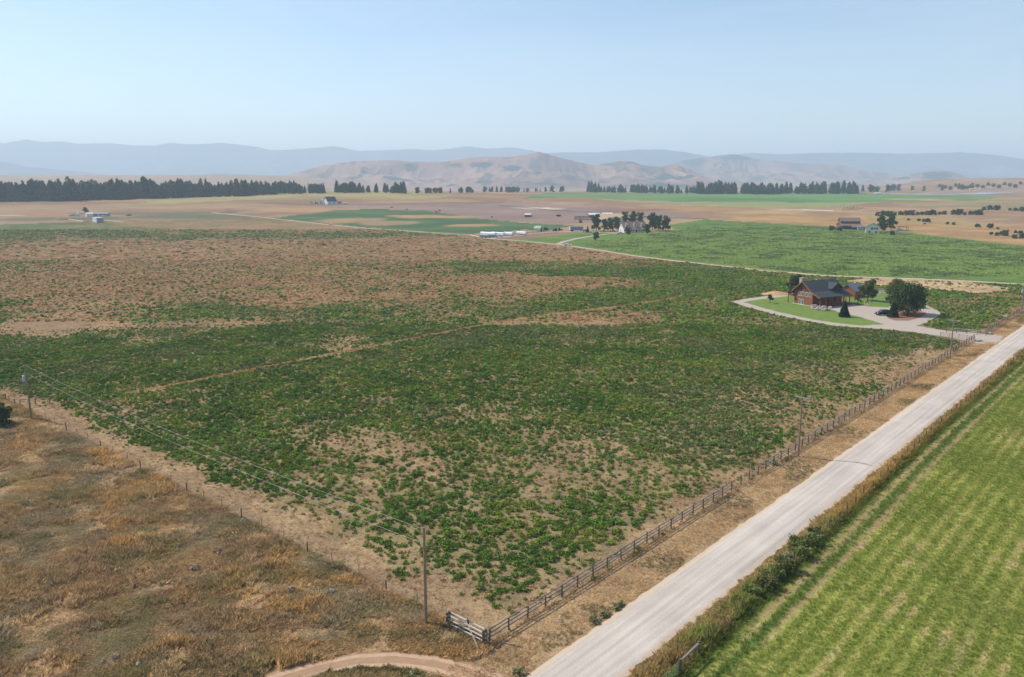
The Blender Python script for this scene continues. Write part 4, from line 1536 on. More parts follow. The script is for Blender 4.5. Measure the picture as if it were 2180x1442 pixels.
def flat_trailer(loc, rz, L, W, h, load, m, label, name='covered_trailer'):
    o = root(name, loc, rz, label, 'trailer')
    b = MB(); b.box((0, 0, .75), (L, W, .2)); b.build('deck', darkw_m, o)
    b = MB()
    pr = [(-W / 2, .86), (W / 2, .86), (W / 2, .86 + h * .75), (W * .25, .86 + h), (-W * .25, .86 + h), (-W / 2, .86 + h * .75)]
    b.extrude(pr, 'x', -L / 2, L / 2); b.build(load, m, o)
    for x in (-L * .2, L * .2):
        for y_ in (-W / 2, W / 2):
            b = MB(); b.cyl((x, y_ - .12, .38), (x, y_ + .12, .38), .38, .38, 10); b.build('wheel', tyre_m, o)
    return o


tarp = mat('white_tarp', S(232, 234, 236), .5, .05, 1, .1)
greyt = mat('grey_tarp', S(136, 146, 154), .6, .1, 1, .1)
flat_trailer(hit(1040, 503), math.radians(-42), 15, 2.6, 2.2, 'tarp_cover', tarp, 'long white covered trailer at the left of the farmyard row')
flat_trailer(hit(1060, 502.5), math.radians(-42), 13, 2.5, 2.0, 'tarp_cover', tarp, 'white covered trailer second in the farmyard row')
flat_trailer(hit(1083, 502), math.radians(-45), 9, 2.4, 1.9, 'tarp_cover', tarp, 'short white covered trailer third in the farmyard row')
flat_trailer(hit(1111, 500), math.radians(-45), 10, 2.4, 1.7, 'tarp_cover', tarp, 'white covered trailer nearest to the hay heaps')
flat_trailer(hit(1030, 507), math.radians(8), 6.5, 2.4, 1.4, 'tarp_cover', greyt, 'low grey covered trailer nearest the lane')
flat_trailer(hit(1047, 506), math.radians(8), 6.5, 2.4, 1.4, 'tarp_cover', greyt, 'low grey covered trailer second from the lane')
vehicle('pickup', hit(1063, 505.5), math.radians(10), paint('white', (222, 224, 226)), 'white pickup in front of the covered trailers', 'pickup')
hay_m = mat('old_hay', S(176, 140, 100), .95, .2, .8, .6)
for k, (px, py, rx, ry, h) in enumerate(((1021, 501, 5, 3, 1.6), (1098, 496, 9, 4, 2.0), (1118, 494.5, 7, 4, 2.4), (1132, 495, 6, 3, 1.8), (1200, 492, 6, 3, 1.3))):
    heap('hay_heap', hit(px, py), rx, ry, h, hay_m, ('small brown hay heap left of the white trailers', 'broad brown hay heap behind the trailers', 'tall brown hay heap in the middle of the farmyard',
         'brown hay heap beside the cream shed', 'reddish heap left of the box trailer')[k], 'heap', k)


def tractor(loc, rz, label):
    o = root('tractor', loc, rz, label, 'tractor')
    g = mat('tractor_green', S(44, 108, 62), .4, .1, 2)
    b = MB(); b.box((1.0, 0, 1.25), (2.2, .8, .9)); b.build('bonnet', g, o)
    b = MB(); b.extrude([(-1.2, 1.2), (.1, 1.2), (-.05, 2.7), (-1.1, 2.75)], 'y', -.75, .75); b.build('cab', glass_m, o)
    b = MB(); b.box((-.57, 0, 2.8), (1.4, 1.7, .14)); b.build('cab_roof', g, o)
    for (x, y_, r) in ((-.7, -.95, .85), (-.7, .95, .85), (1.6, -.8, .52), (1.6, .8, .52)):
        b = MB(); b.cyl((x, y_ - .22, r), (x, y_ + .22, r), r, r, 14); b.build('wheel', tyre_m, o)
    return o


tractor(hit(1162, 490), .4, 'green tractor beside the cream shed')
tractor(hit(1182, 492.5), 2.6, 'green tractor parked nearer the box trailer')
tractor(hit(1192, 492), .1, 'green tractor just left of the reddish heap')
wp_ = paint('white', (222, 224, 226))
brn = paint('tan', (150, 116, 92))
vehicle('van', hit(1246, 494.5), math.radians(5), wp_, 'white van by the small spruce in the farmyard', 'van')
vehicle('pickup', hit(1262, 495), math.radians(2), wp_, 'white pickup right of the small farmyard spruce', 'pickup')
vehicle('pickup', hit(1284, 494.5), math.radians(0), brn, 'tan pickup under the poplars', 'pickup')
vehicle('pickup', hit(1304, 494.5), math.radians(0), paint('rust', (142, 92, 80)), 'rust coloured pickup left of the farmhouse', 'pickup')
vehicle('pickup', hit(1320, 498.5), math.radians(3), wp_, 'white pickup parked in front of the farmhouse', 'pickup')
vehicle('car', hit(1209, 523.5), math.radians(-20), wp_, 'white car at the foot of the curved drive')
vehicle('car', hit(706, 479.5), math.radians(-20), wp_, 'white car out on the thin dirt lane')
o = root('stock_trailer', hit(1189, 461.5), .1, 'small dark stock trailer on the bare field', 'trailer')
b = MB(); b.box((0, 0, 1.2), (4.5, 1.8, 1.4)); b.build('body', darkw_m, o)
for x in (-.6, .6):
    for y_ in (-.9, .9):
        b = MB(); b.cyl((x, y_ - .1, .35), (x, y_ + .1, .35), .35, .35, 10); b.build('wheel', tyre_m, o)
b = MB(); b.cyl((-2.2, 0, .6), (-3.6, 0, .5), .06); b.build('tow_bar', steel_m, o)
line_fence('corral_fence', [hit(1222 + 9 * k, 468 + .35 * k) for k in range(6)], (.5, 1.0, 1.5), POST, None, 'dark corral rails left of the red shed', 1.7, thick=3.2)
line_fence('corral_fence', [hit(1224 + 9 * k, 464 + .05 * k) for k in range(5)], (.5, 1.0, 1.5), POST, None, 'second row of corral rails behind the first', 1.7, thick=3.2)
line_fence('corral_fence', [hit(1300 + 14 * k, 462 + .5 * k) for k in range(9)], (.6, 1.3), POST, None, 'corral rails behind the tan roofed barn', 1.7, thick=2.6)
line_fence('yard_fence', [hit(1090 + 14 * k, 503.2 - .9 * k) for k in range(8)], (.5, 1.0), WPOST, None, 'short post and rail fence edging the farmyard pasture', 1.3)

# ================================================================== THIRD FARM (brown barn, cream house)
q = hit(1807, 487)
o = root('barn', q, math.radians(-6), 'brown barn with raised centre and two level roof', 'barn')
bw = mat('brown_board', S(108, 80, 72), .85, .12, .6)
b = MB(); b.extrude([(-8, -1), (8, -1), (8, 3), (4, 4.4), (4, 6.6), (0, 9.2), (-4, 6.6), (-4, 4.4), (-8, 3)], 'x', -8, 8); b.build('wall', bw, o)
r = MB()
for s_ in (-1, 1):
    r.slab([(-8.6, 0, 9.45), (-8.6, s_ * 4.6, 6.45), (8.6, s_ * 4.6, 6.45), (8.6, 0, 9.45)], .2)
    r.slab([(-8.6, s_ * 4.0, 4.7), (-8.6, s_ * 8.8, 3.0), (8.6, s_ * 8.8, 3.0), (8.6, s_ * 4.0, 4.7)], .2)
r.build('roof', brownr_m, o)
b = MB(); b.box((8.05, 0, 1.8), (.12, 3.4, 3.6)); b.build('door', darkw_m, o)
b = MB(); b.box((-2, -8.06, 1.1), (7, .12, 1.6)); b.build('opening_shade', darkw_m, o)  # dark plate standing in for the shade inside the barn
gable_building('barn_wing', hit(1831, 489), math.radians(-10), 14, 6, 2.2, 3.4, darkw_m, brownr_m, 'low open wing stretching right from the brown barn', 'shed', .5)
vehicle('van', hit(1832, 489.8), math.radians(-8), wp_, 'white van before the low barn wing', 'van')
gable_building('farmhouse', hit(1857, 496), math.radians(68), 12, 10.5, 5.2, 8.0, cream_m, mat('grey_shingles', S(120, 118, 112), .9, .1, 1), 'cream two storey house with gable facing the pasture', 'house', .6,
               [('-x', -3.0, 3.8, 1.2, 1.5), ('-x', -1.3, 3.8, 1.2, 1.5), ('-x', .6, 3.8, 1.6, 1.5), ('-x', -2.6, 1.0, 1.4, 1.2), ('-x', 2.4, 1.0, 1.4, 1.6), ('+y', 0, 3.8, 1.2, 1.4), ('+y', 3, 3.8, 1.2, 1.4)])
vehicle('pickup', hit(1915, 491), math.radians(185), wp_, 'white pickup right of the cream house trees', 'pickup')
o = root('carport', hit(1922, 491), math.radians(-8), 'open dark roofed carport behind the white pickup', 'carport')
b = MB(); b.box((0, 1, 3), (8, 5, .3)); b.build('roof', darkw_m, o)
for x in (-3.8, 3.8):
    for y_ in (-1.2, 3.2):
        b = MB(); b.box((x, y_, 1.4), (.25, .25, 3)); b.build('post', darkw_m, o)
heap('brush_pile', hit(1777, 488.5), 7, 3, 1.8, darkw_m, 'dark stacked brush pile left of the brown barn', 'brush pile')

# ================================================================== WHITE HOUSE ON THE RISE
darkroof = mat('dark_metal_roof', S(58, 66, 82), .5, .1, 1)
gable_building('white_house', hit(703, 434.5), math.radians(38), 12, 11, 3.4, 8.6, white_m, darkroof, 'white house with steep dark roof on the far rise', 'house', .4,
               [('-x', 0, 5, 1, 1.2), ('-x', -2.2, 1.6, 1, 1.2), ('-y', -3, 1.6, 1, 1.1), ('-y', 2, 1.6, 1, 1.1), ('-y', 3.8, 1.6, 1, 1.1)])
o = root('quonset_hut', hit(687.5, 434), math.radians(70), 'white round topped hut left of the white house', 'hut')
b = MB(); b.extrude([(4 * math.cos(math.pi * k / 10), 5 * math.sin(math.pi * k / 10)) for k in range(11)], 'x', -4, 4); b.build('shell', metal_w, o)
b = MB(); b.box((-4.05, 0, 1.4), (.1, 2.6, 2.8)); b.build('door', greyw_m, o)
vehicle('van', hit(664, 434), .1, wp_, 'white van left of the quonset hut', 'van')
tractor(hit(673, 434), .3, 'small dark tractor between white van and quonset hut')
o = root('red_skip', hit(723, 434), .2, 'red machinery trailer right of the white house', 'trailer')
b = MB(); b.extrude([(-2, .7), (2, .7), (2.4, 2.6), (-2.4, 2.6)], 'y', -1.3, 1.3); b.build('body', mat('machine_red', S(170, 84, 62), .6, .15, 1), o)
for x in (-1, 1):
    for y_ in (-1.2, 1.2):
        b = MB(); b.cyl((x, y_ - .2, .5), (x, y_ + .2, .5), .5, .5, 10); b.build('wheel', tyre_m, o)
flat_trailer(hit(735, 434.5), .2, 5, 2, 1.2, 'tarp_cover', tarp, 'pale covered trailer farthest right of the white house')

# ================================================================== HOMESTEAD FAR LEFT
gable_building('mobile_home', hit(211, 460.5), math.radians(3), 20, 5, 2.6, 3.6, greyw_m, greyt, 'long grey mobile home in the brown grassland', 'house', .3,
               [('-y', -6, 1.6, 1.4, 1), ('-y', -2, 1.6, 1.4, 1), ('-y', 3, 1.6, 1.4, 1), ('-y', 7, 1.6, 1.4, 1)], (('-y', .5, 1, 2, white_m),))
gable_building('mobile_home', hit(190, 461), math.radians(40), 6, 5, 2.6, 4, white_m, white_m, 'small white gabled shed at the end of the mobile home', 'shed', .3)
o = root('storage_container', hit(209, 473.5), math.radians(-48), 'large white storage container with shade painted on its end', 'container')
b = MB(); b.box((0, 0, 2.2), (13, 6, 4.4)); b.build('body', metal_w, o)
b = MB(); b.box((6.56, 0, 2.1), (.12, 5.8, 4.1)); b.build('end_door', greyw_m, o)  # end greyed so that its colour carries the shade of that side
b = MB(); b.box((0, 0, 4.5), (13.2, 6.2, .2)); b.build('roof', metal_w, o)
o = root('dome_shelter', hit(163, 460), math.radians(-70), 'dark open ended shelter with white arched cover', 'shelter')
b = MB(); b.extrude([(3.2 * math.cos(math.pi * k / 8), 3.4 * math.sin(math.pi * k / 8)) for k in range(9)], 'x', -3, 3); b.build('shell', metal_w, o)
b = MB(); b.box((-3.05, 0, 1.3), (.1, 3.6, 2.5)); b.build('opening_shade', darkw_m, o)  # dark plate painting the shadowed inside of the arched cover
vehicle('pickup', hit(154, 460.5), .2, paint('grey', (120, 124, 132)), 'grey pickup left of the dome shelter', 'pickup')
vehicle('pickup', hit(274, 460), .1, paint('darkgreen', (60, 70, 62)), 'dark pickup alone right of the mobile home', 'pickup')
vehicle('car', hit(221, 461.5), .1, wp_, 'white car in front of the mobile home')
for k, (px, py, rx, h, lab) in enumerate(((132, 468, 8, 2.6, 'pinkish dirt mound left of the homestead track'), (186, 473, 6, 2.0, 'brown dirt mound beside the white container'), (486, 452, 12, 3.2, 'dark spoil bank in the middle of the grassland'))):
    heap('dirt_mound', hit(px, py), rx, rx * .5, h, mat('mound_earth', S(146, 114, 92), .95, .2, .4, .5), lab, 'mound', k + 20)

# cattle on the bare field
def cow_mesh():
    b = MB()
    secs = [(-1.05, .95, .10, .14), (-.95, .98, .26, .34), (-.4, .98, .34, .42), (.2, 1.0, .36, .42), (.7, 1.05, .30, .38), (1.0, 1.2, .2, .26), (1.25, 1.35, .15, .2), (1.55, 1.25, .13, .16), (1.8, 1.1, .09, .10)]
    n = 10
    vs, fs = [], []
    for (x, z, ry, rz) in secs:
        for k in range(n):
            th = 2 * math.pi * k / n
            vs.append((x, ry * math.cos(th), z + rz * math.sin(th)))
    for i in range(len(secs) - 1):
        for k in range(n):
            fs.append((i * n + k, i * n + (k + 1) % n, (i + 1) * n + (k + 1) % n, (i + 1) * n + k))
    fs += [tuple(range(n)), tuple(range((len(secs) - 1) * n, len(secs) * n))]
    b.add(vs, fs)
    for (x, y_, bend) in ((-.8, -.2, -.12), (-.8, .2, -.12), (.65, -.2, .04), (.65, .2, .04)):
        b.tube([Vector((x, y_, .95)), Vector((x + bend, y_, .5)), Vector((x + bend * .4, y_, 0))], [.15, .08, .06], 6)
    b.tube([Vector((-1.05, 0, 1.15)), Vector((-1.2, 0, .7)), Vector((-1.18, 0, .4))], [.04, .03, .05], 5)
    for s_ in (-1, 1):
        b.cyl((1.4, s_ * .1, 1.42), (1.38, s_ * .34, 1.45), .05, .02, 5)
    return b.mesh('cow', mat('black_hide', S(36, 30, 30), .8, .2, 2))


CM = cow_mesh()
for k, (px, py, lab) in enumerate(((834, 443.5, 'black cow farthest left near the ditch bank'), (866, 448, 'black cow left of the close pair'), (929, 453, 'black cow, front one of the close pair'), (936, 450.5, 'black cow, rear one of the close pair'),
                                   (1047, 464.5, 'black cow alone at the green pasture edge'), (1968, 479, 'dark cow grazing in the golden field'))):
    tag(link('cow', CM, None, hit(px, py), k * 1.3, 1.2), lab, 'cow', 'cattle on the far fields')

# pale covered crop strips and bale rows on the far slope
tag(strip('crop_cover', [tuple(hit(*q_)[:2]) for q_ in ((1708, 447.5), (1740, 448.6), (1775, 449.8))], 9, .3, mat('pale_fleece', S(226, 210, 184), .8, .05, .2), None, .4, 6), 'pale strip of covered ground on the far slope', None, None, 'structure')
bm_ = MB(); bm_.cyl((-.75, 0, .8), (.75, 0, .8), .85, .85, 12); BALE = bm_.mesh('hay_bale', mat('bale_straw', S(190, 160, 116), .95, .15, 2, .4))
for r_i, (y0, n_) in enumerate(((448.5, 7), (445.5, 8), (443, 8))):
    for k in range(n_):
        tag(link('hay_bale', BALE, None, hit(1793 + 5.5 * k + 2 * r_i, y0 - .12 * k), .3 * k), 'round straw bale in the dotted rows beyond the pale strip', 'hay bale', 'bales in rows on the far slope')

# far-off buildings on the plain
for k, (px, py, L, col, lab) in enumerate(((992, 391, 40, metal_w, 'far white building, leftmost of the distant row'), (1008, 391, 30, metal_w, 'far white building, second of the distant row'), (1024, 391.3, 34, greyw_m, 'far grey building, third of the distant row'),
                                    (1043, 391.3, 40, metal_w, 'far white building, fourth of the distant row'), (1060, 391.4, 26, metal_w, 'far white building, rightmost of the distant row'), (1262, 389, 26, metal_w, 'tiny far white barn under the tan hills'),
                                    (1328, 390, 30, metal_w, 'tiny far white barn right of its twin on the plain'), (1780, 411, 10, metal_w, 'small pale building below the far conifers'), (1868, 413, 12, metal_w, 'small pale building at the near end of the river'),
                                    (2070, 404, 14, tanr_m, 'tan house on the far bluff'), (2090, 403, 12, tanr_m, 'tan house at the right on the far bluff'))):
    gable_building('far_building', hit(px, py), .2 * (k % 3) - .1, L, L * .4, L * .13, L * .22, col, col, lab, 'building', .5)

# ================================================================== TREES
def leaf_cloud(pos, nrm, size, aspect, seed):
    """one small bent leaf face for each position"""
    r = np.random.default_rng(seed)
    n = len(pos)
    nrm = nrm + r.normal(0, .55, (n, 3))
    nrm /= np.linalg.norm(nrm, axis=1)[:, None] + 1e-9
    u = np.cross(nrm, r.normal(0, 1, (n, 3)))
    u /= np.linalg.norm(u, axis=1)[:, None] + 1e-9
    w = np.cross(nrm, u)
    s_ = size * r.uniform(.6, 1.35, (n, 1))
    a_, b_ = u * s_ * aspect, w * s_
    v = np.stack([pos - a_ * .5 - b_ * .35, pos + a_ * .5 - b_ * .5, pos + a_ * .35 + b_ * .5, pos - a_ * .5 + b_ * .35], 1).reshape(-1, 3)
    q_ = np.arange(4 * n).reshape(n, 4)
    return v, q_


def blobs_cloud(blobs, n, seed, shell=.45):
    r = np.random.default_rng(seed)
    bl = np.array(blobs, float)
    wt = (bl[:, 3] * bl[:, 4] * bl[:, 5]) ** (2 / 3)
    k = r.choice(len(bl), n, p=wt / wt.sum())
    d = r.normal(0, 1, (n, 3))
    d /= np.linalg.norm(d, axis=1)[:, None]
    rad = r.uniform(0, 1, n) ** shell
    pos = bl[k, :3] + d * bl[k, 3:6] * rad[:, None]
    nr = d / bl[k, 3:6]
    nr /= np.linalg.norm(nr, axis=1)[:, None]
    return pos, nr + np.array([0, 0, .35])


bark_m = mat('bark', S(92, 78, 66), .95, .25, 3, .4)
LG = {'dark': leaf_mat('leaves_dark', S(46, 64, 38), S(98, 116, 66)), 'mid': leaf_mat('leaves_mid', S(48, 70, 34), S(92, 112, 58)),
      'olive': leaf_mat('leaves_olive', S(70, 80, 44), S(122, 122, 74)), 'grey': leaf_mat('leaves_grey', S(74, 84, 76), S(116, 124, 110)),
      'verge': leaf_mat('leaves_verge', S(84, 104, 54), S(146, 156, 88)), 'sage': leaf_mat('leaves_sage', S(118, 122, 84), S(164, 164, 118)), 'brown': leaf_mat('leaves_brown', S(86, 70, 58), S(120, 100, 84)), 'spruce': leaf_mat('needles_spruce', S(24, 42, 32), S(52, 74, 58), .1),
      'pine': leaf_mat('needles_pine', S(38, 56, 44), S(84, 104, 76), .15), 'far': leaf_mat('leaves_far', S(54, 72, 46), S(98, 112, 70), .2)}


def broad_tree_data(seed, h, w, leafm, n, size, trunk=.22, low=.25, lobes=9):
    """trunk with limbs, and a crown of leaf faces spread through uneven lobes"""
    r = random.Random(seed)
    b = MB()
    tr = max(.12, w * .028)
    b.tube([Vector((0, 0, -.2)), Vector((r.uniform(-.1, .1), r.uniform(-.1, .1), h * .3)), Vector((r.uniform(-.3, .3), r.uniform(-.3, .3), h * .6)), Vector((0, 0, h * .85))], [tr, tr * .75, tr * .45, tr * .12], 7)
    blobs = [(0, 0, h * (low + .98) / 2, w * .25, w * .25, h * (1 - low) * .40)]
    for k in range(lobes):
        a_ = 2 * math.pi * k / lobes + r.uniform(-.4, .4)
        zz = low + .10 + (.80 - low) * ((k * 0.618) % 1.0)
        rr = w * .5 * (1 - abs(zz - .45) * 1.1) * r.uniform(.55, .78)
        s_ = w * r.uniform(.12, .21)
        sv = s_ * r.uniform(.7, 1.0)
        zz = max(min(zz, 1 - sv * (.9 + .5 * rr / w) / h), sv * .7 / h)
        blobs.append((math.cos(a_) * rr, math.sin(a_) * rr, h * zz, s_, s_, sv))
        b.tube([Vector((0, 0, h * r.uniform(.22, .5))), Vector((math.cos(a_) * rr * .6, math.sin(a_) * rr * .6, h * zz * .85)), Vector((math.cos(a_) * rr, math.sin(a_) * rr, h * zz))], [tr * .4, tr * .25, tr * .08], 5)
    pos, nr = blobs_cloud(blobs, n, seed)
    pos[:, 2] = np.minimum(pos[:, 2], h)
    v, q_ = leaf_cloud(pos, nr, size, 1.0, seed + 1)
    return b.mesh('trunk', bark_m), np_mesh('crown', v, q_, leafm)


def conifer_data(seed, h, w, leafm, n, size, bare=.08, full=1.0):
    """tapered trunk, whorls of drooping branches carrying needle sprays"""
    r = np.random.default_rng(seed)
    b = MB()
    b.cyl((0, 0, -.2), (0, 0, h * .97), max(.12, w * .035), .03, 7)
    tt = bare + (1 - bare) * (1 - np.sqrt(r.uniform(0, 1, n)))
    whorls = max(8, int(h * 1.3))
    tw = np.round(tt * whorls) / whorls + r.normal(0, .25 / whorls, n)
    tw = np.clip(tw, bare, .995)
    Rm = w * .5 * np.clip((1 - tw), 0, 1) ** (.85 * full) * np.clip((tw - bare) / .10 + .55, 0, 1)
    nb = 9
    ang = (r.integers(0, nb, n) + .5 * (np.round(tt * whorls) % 2)) / nb * 2 * np.pi + r.normal(0, .16, n)
    armlen = .72 + .28 * _hash(np.floor(ang * 3), np.round(tt * whorls), seed)
    rad = Rm * armlen * np.sqrt(r.uniform(.02, 1, n))
    pos = np.stack([np.cos(ang) * rad, np.sin(ang) * rad, h * tw - rad * .22 + r.normal(0, .02, n) * h * .15], 1)
    nr = np.stack([np.cos(ang) * .6, np.sin(ang) * .6, np.ones(n)], 1)
    v, q_ = leaf_cloud(pos, nr, size, 1.3, seed + 1)
    v[:, 2] = np.maximum(v[:, 2], .1)
    return b.mesh('trunk', bark_m), np_mesh('crown', v, q_, leafm)


def put_tree(name, data, loc, label, cat='tree', rz=0.0, scale=1.0, group=None):
    o = root(name, loc, rz, label, cat, group)
    o.scale = (scale,) * 3 if not isinstance(scale, tuple) else scale
    link('trunk', data[0], o)
    link('crown', data[1], o)
    return o


put_tree('broadleaf_tree', broad_tree_data(1, 8.0, 6.8, LG['dark'], 4600, .38, low=.02), hit(1689, 629), 'dark rounded tree behind the log house at its left end')
put_tree('broadleaf_tree', broad_tree_data(2, 8.0, 7.0, LG['olive'], 3000, .34, low=.14), hit(1847, 641), 'olive leafed tree with airy crown on the back lawn')
put_tree('broadleaf_tree', broad_tree_data(3, 10.8, 12.6, LG['dark'], 9500, .36, low=.08, lobes=26), hit(1932, 670), 'large dark spreading tree over the red bark bed')
put_tree('broadleaf_tree', broad_tree_data(4, 9.6, 9.5, LG['olive'], 4600, .36, low=.12, lobes=11), hit(1908, 652), 'olive tinted tree behind the large dark yard tree')
put_tree('broadleaf_tree', broad_tree_data(5, 3.4, 2.7, LG['mid'], 900, .24, low=.35, lobes=6), hit(1639, 646), 'small young tree alone on the front lawn')
put_tree('broadleaf_tree', broad_tree_data(6, 3.8, 3.4, LG['brown'], 500, .2, low=.2, lobes=6), hit(1826, 648), 'thin brownish tree before the log shed')
put_tree('spruce_tree', conifer_data(7, 5.0, 4.1, LG['spruce'], 2800, .36, .02), hit(1797, 675), 'small spruce at the lawn edge in front of the house')
put_tree('spruce_tree', conifer_data(8, 4.8, 4.4, LG['spruce'], 2800, .36, .02), hit(1901, 675), 'small spruce beside the black car')
# shrub at left edge
put_tree('shrub', broad_tree_data(9, 4.0, 5.2, LG['dark'], 2600, .26, low=.02, lobes=10), hit(2, 905), 'dark green bush at the left edge below the transformer pole', 'bush')

# second farm trees
far_kinds = {'poplar': broad_tree_data(11, 14, 10.5, LG['mid'], 1600, .8, low=.05, lobes=10), 'round': broad_tree_data(12, 8, 7, LG['far'], 1200, .6, low=.1, lobes=8),
             'tall': broad_tree_data(13, 15, 10, LG['mid'], 1500, .8, low=.06, lobes=9), 'bushy': broad_tree_data(14, 6, 8, LG['far'], 1200, .7, low=.02, lobes=9)}
FT = [('poplar', 1269, 492, 1.05, 'tall dark poplar left of the tan roofed barn'), ('tall', 1287, 492, .72, 'slender tree second in the poplar row'), ('poplar', 1299, 492, .8, 'dark poplar in front of the tan roofed barn'),
      ('poplar', 1313, 490, .85, 'poplar right at the farmhouse gable'), ('tall', 1331, 478, .85, 'tree behind the farmhouse roof, leftmost of three'), ('poplar', 1347, 478, .9, 'tree behind the farmhouse roof, middle of three'),
      ('tall', 1362, 480, .85, 'tree behind the farmhouse roof, rightmost of three'), ('poplar', 1389, 490, 1.1, 'tallest dark tree right of the farmhouse'), ('tall', 1402, 492, .95, 'dark tree second right of the farmhouse'),
      ('poplar', 1417, 492, .95, 'dark tree last right of the farmhouse'), ('round', 1269, 512, .82, 'round topped tree alone by the curved drive'), ('round', 1336, 501, .9, 'light green tree on the lawn before the farmhouse'),
      ('round', 1377, 499, 1.1, 'leaning dark tree on the lawn right of the farmhouse'), ('bushy', 1236, 475, .5, 'lone small tree by the corral hay'),
      ('poplar', 1877, 493, 1.0, 'dark tree right beside the cream house'), ('tall', 1896.5, 491, 1.1, 'taller tree second right of the cream house'), ('bushy', 1899, 501, .6, 'dark rounded shrub below the cream house trees'),
      ('bushy', 1770, 491, .7, 'dark hedge clump left of the brown barn'), ('bushy', 1788, 491.5, .6, 'dark hedge clump before the brown barn'), ('round', 183, 456, 1.0, 'lone green tree behind the mobile home')]
for k, (kd, px, py, s_, lab) in enumerate(FT):
    put_tree('broadleaf_tree' if kd != 'bushy' else 'shrub', far_kinds[kd], hit(px, py), lab, 'tree' if kd != 'bushy' else 'bush', k * 1.7, s_)
put_tree('spruce_tree', conifer_data(15, 5, 3.4, LG['spruce'], 700, .5, .02), hit(1251, 495), 'small spruce between white van and white pickup')

# shrubs in the golden field and along its far edge
SH = [(1868, 460), (1880, 459.5), (1893, 460), (1905, 459), (1917, 458.5), (1930, 458.5), (1940, 458), (1953, 458), (1963, 458), (1975, 458), (1985, 458), (2000, 457.5), (2010, 457), (2030, 457.5), (2042, 457.5), (2054, 457.5), (2066, 457.5), (2078, 457.5), (2086, 457.5),
      (1934, 469.5), (1956, 471), (1967, 472.5), (1975, 473.5), (2017, 478), (2030, 479), (2081, 484), (2108, 486), (2124, 488.5), (2122, 502), (2133, 501), (2140, 502.5), (2162, 497), (2172, 499), (2160, 508), (2178, 508), (2110, 500),
      (2095, 447), (2107, 447), (2122, 447.5), (2150, 448.5), (2162, 449), (2176, 450), (2190, 452)]
for k, (px, py) in enumerate(SH):
    sz = (.75, .95, 1.15, .6)[k % 4] * (1.0 if py < 465 else .7)
    lab = 'dark shrub in the belt along the far field edge' if py < 461 else ('olive shrub dotted across the golden field', 'rounded shrub standing in the golden field')[0]
    put_tree('shrub', far_kinds['bushy'], hit(px, py), lab, 'bush', k * 2.1, (sz * random.uniform(.85, 1.3), sz, sz * random.uniform(.75, 1.0)), 'shrubs along the far field edge' if py < 461 else 'shrubs in the golden field')
for k in range(16):
    px = 2000 + 11.5 * k
    put_tree('shrub', far_kinds['bushy'], hit(px, 399 - .35 * k + 3 * (k % 3)), 'small dark shrub on the far right bluff', 'bush', k, 1.5, 'shrubs on the bluff')

# conifer belts: single meshes, one per tree
def whole(name, parts):
    """trunk and crown joined: these trees are only a few pixels tall"""
    import bmesh
    bm = bmesh.new()
    bm.from_mesh(parts[0])
    k0 = len(bm.faces)
    bm.from_mesh(parts[1])
    me = bpy.data.meshes.new(name)
    bm.faces.ensure_lookup_table()
    for i, f in enumerate(bm.faces):
        f.material_index = 0 if i < k0 else 1
    bm.to_mesh(me)
    bm.free()
    me.materials.append(parts[0].materials[0])
    me.materials.append(parts[1].materials[0])
    return me


PINES = [whole('pine_tree', conifer_data(30 + k, 20, (9.5, 11, 8.5, 10, 11, 8)[k], LG['pine'], 620, 1.5, (.06, .02, .08, .04, .1, .03)[k], (.62, .8, .5, .7, .45, .85)[k])) for k in range(6)]
ROUND = [whole('broadleaf_tree', broad_tree_data(40 + k, 20, (17, 21, 15)[k], LG['dark' if k else 'far'], 520, 1.9, low=.02, lobes=8)) for k in range(3)]
rt = random.Random(5)


def belt(pts, n, hpx, label, group, depth=2.2, kinds=None):
    """n trees along a line of photo points, heights given in photo pixels"""
    xs_ = [q_[0] for q_ in pts]
    cen = [rt.uniform(xs_[0], xs_[-1]) for _ in range(max(3, n // 5))]
    for k in range(n):
        px = xs_[0] + (xs_[-1] - xs_[0]) * (k + rt.random()) / n if k % 3 == 0 else min(max(rt.gauss(rt.choice(cen), 7), xs_[0]), xs_[-1])
        py = float(np.interp(px, xs_, [q_[1] for q_ in pts])) - rt.uniform(0, depth)
        p_ = hit(px, py)
        hp = float(np.interp(px, [q_[0] for q_ in hpx], [q_[1] for q_ in hpx])) * rt.choice((.62, .75, .82, .9, .95, 1, 1.06)) * rt.uniform(.92, 1.08)
        s_ = hp * mpp(p_) / 20
        tag(link('pine_tree', rt.choice(kinds or PINES), None, p_, rt.uniform(0, 6), (s_ * rt.uniform(.85, 1.2), s_ * rt.uniform(.85, 1.2), s_)), label, 'tree', group)


WOOD = [(-60, 431), (0, 430), (150, 428.5), (300, 424), (480, 419), (690, 412)]
WOODH = [(-60, 38), (100, 38), (300, 34), (480, 30), (600, 24), (690, 18)]
for (x0_, x1_, n_, lab) in ((-20, 160, 30, 'dark conifer in the front row of the left wood, near the picture edge'), (160, 330, 28, 'dark conifer in the front row of the left wood, above the mobile home'),
                           (330, 520, 30, 'dark conifer in the front row of the left wood, over the pale slope'), (520, 690, 26, 'dark conifer in the thinning right end of the left wood')):
    pts_ = [(q_, float(np.interp(q_, [a_[0] for a_ in WOOD], [a_[1] for a_ in WOOD]))) for q_ in np.linspace(x0_, x1_, 5)]
    belt(pts_, n_, [(q_, float(np.interp(q_, [a_[0] for a_ in WOODH], [a_[1] for a_ in WOODH])) * (.68 + .62 * float(vnoise(np.array(q_ / 17.0), np.array(.5), 3)))) for q_ in np.arange(-60, 700, 6)], lab, 'front conifers of the left wood', 1.5)
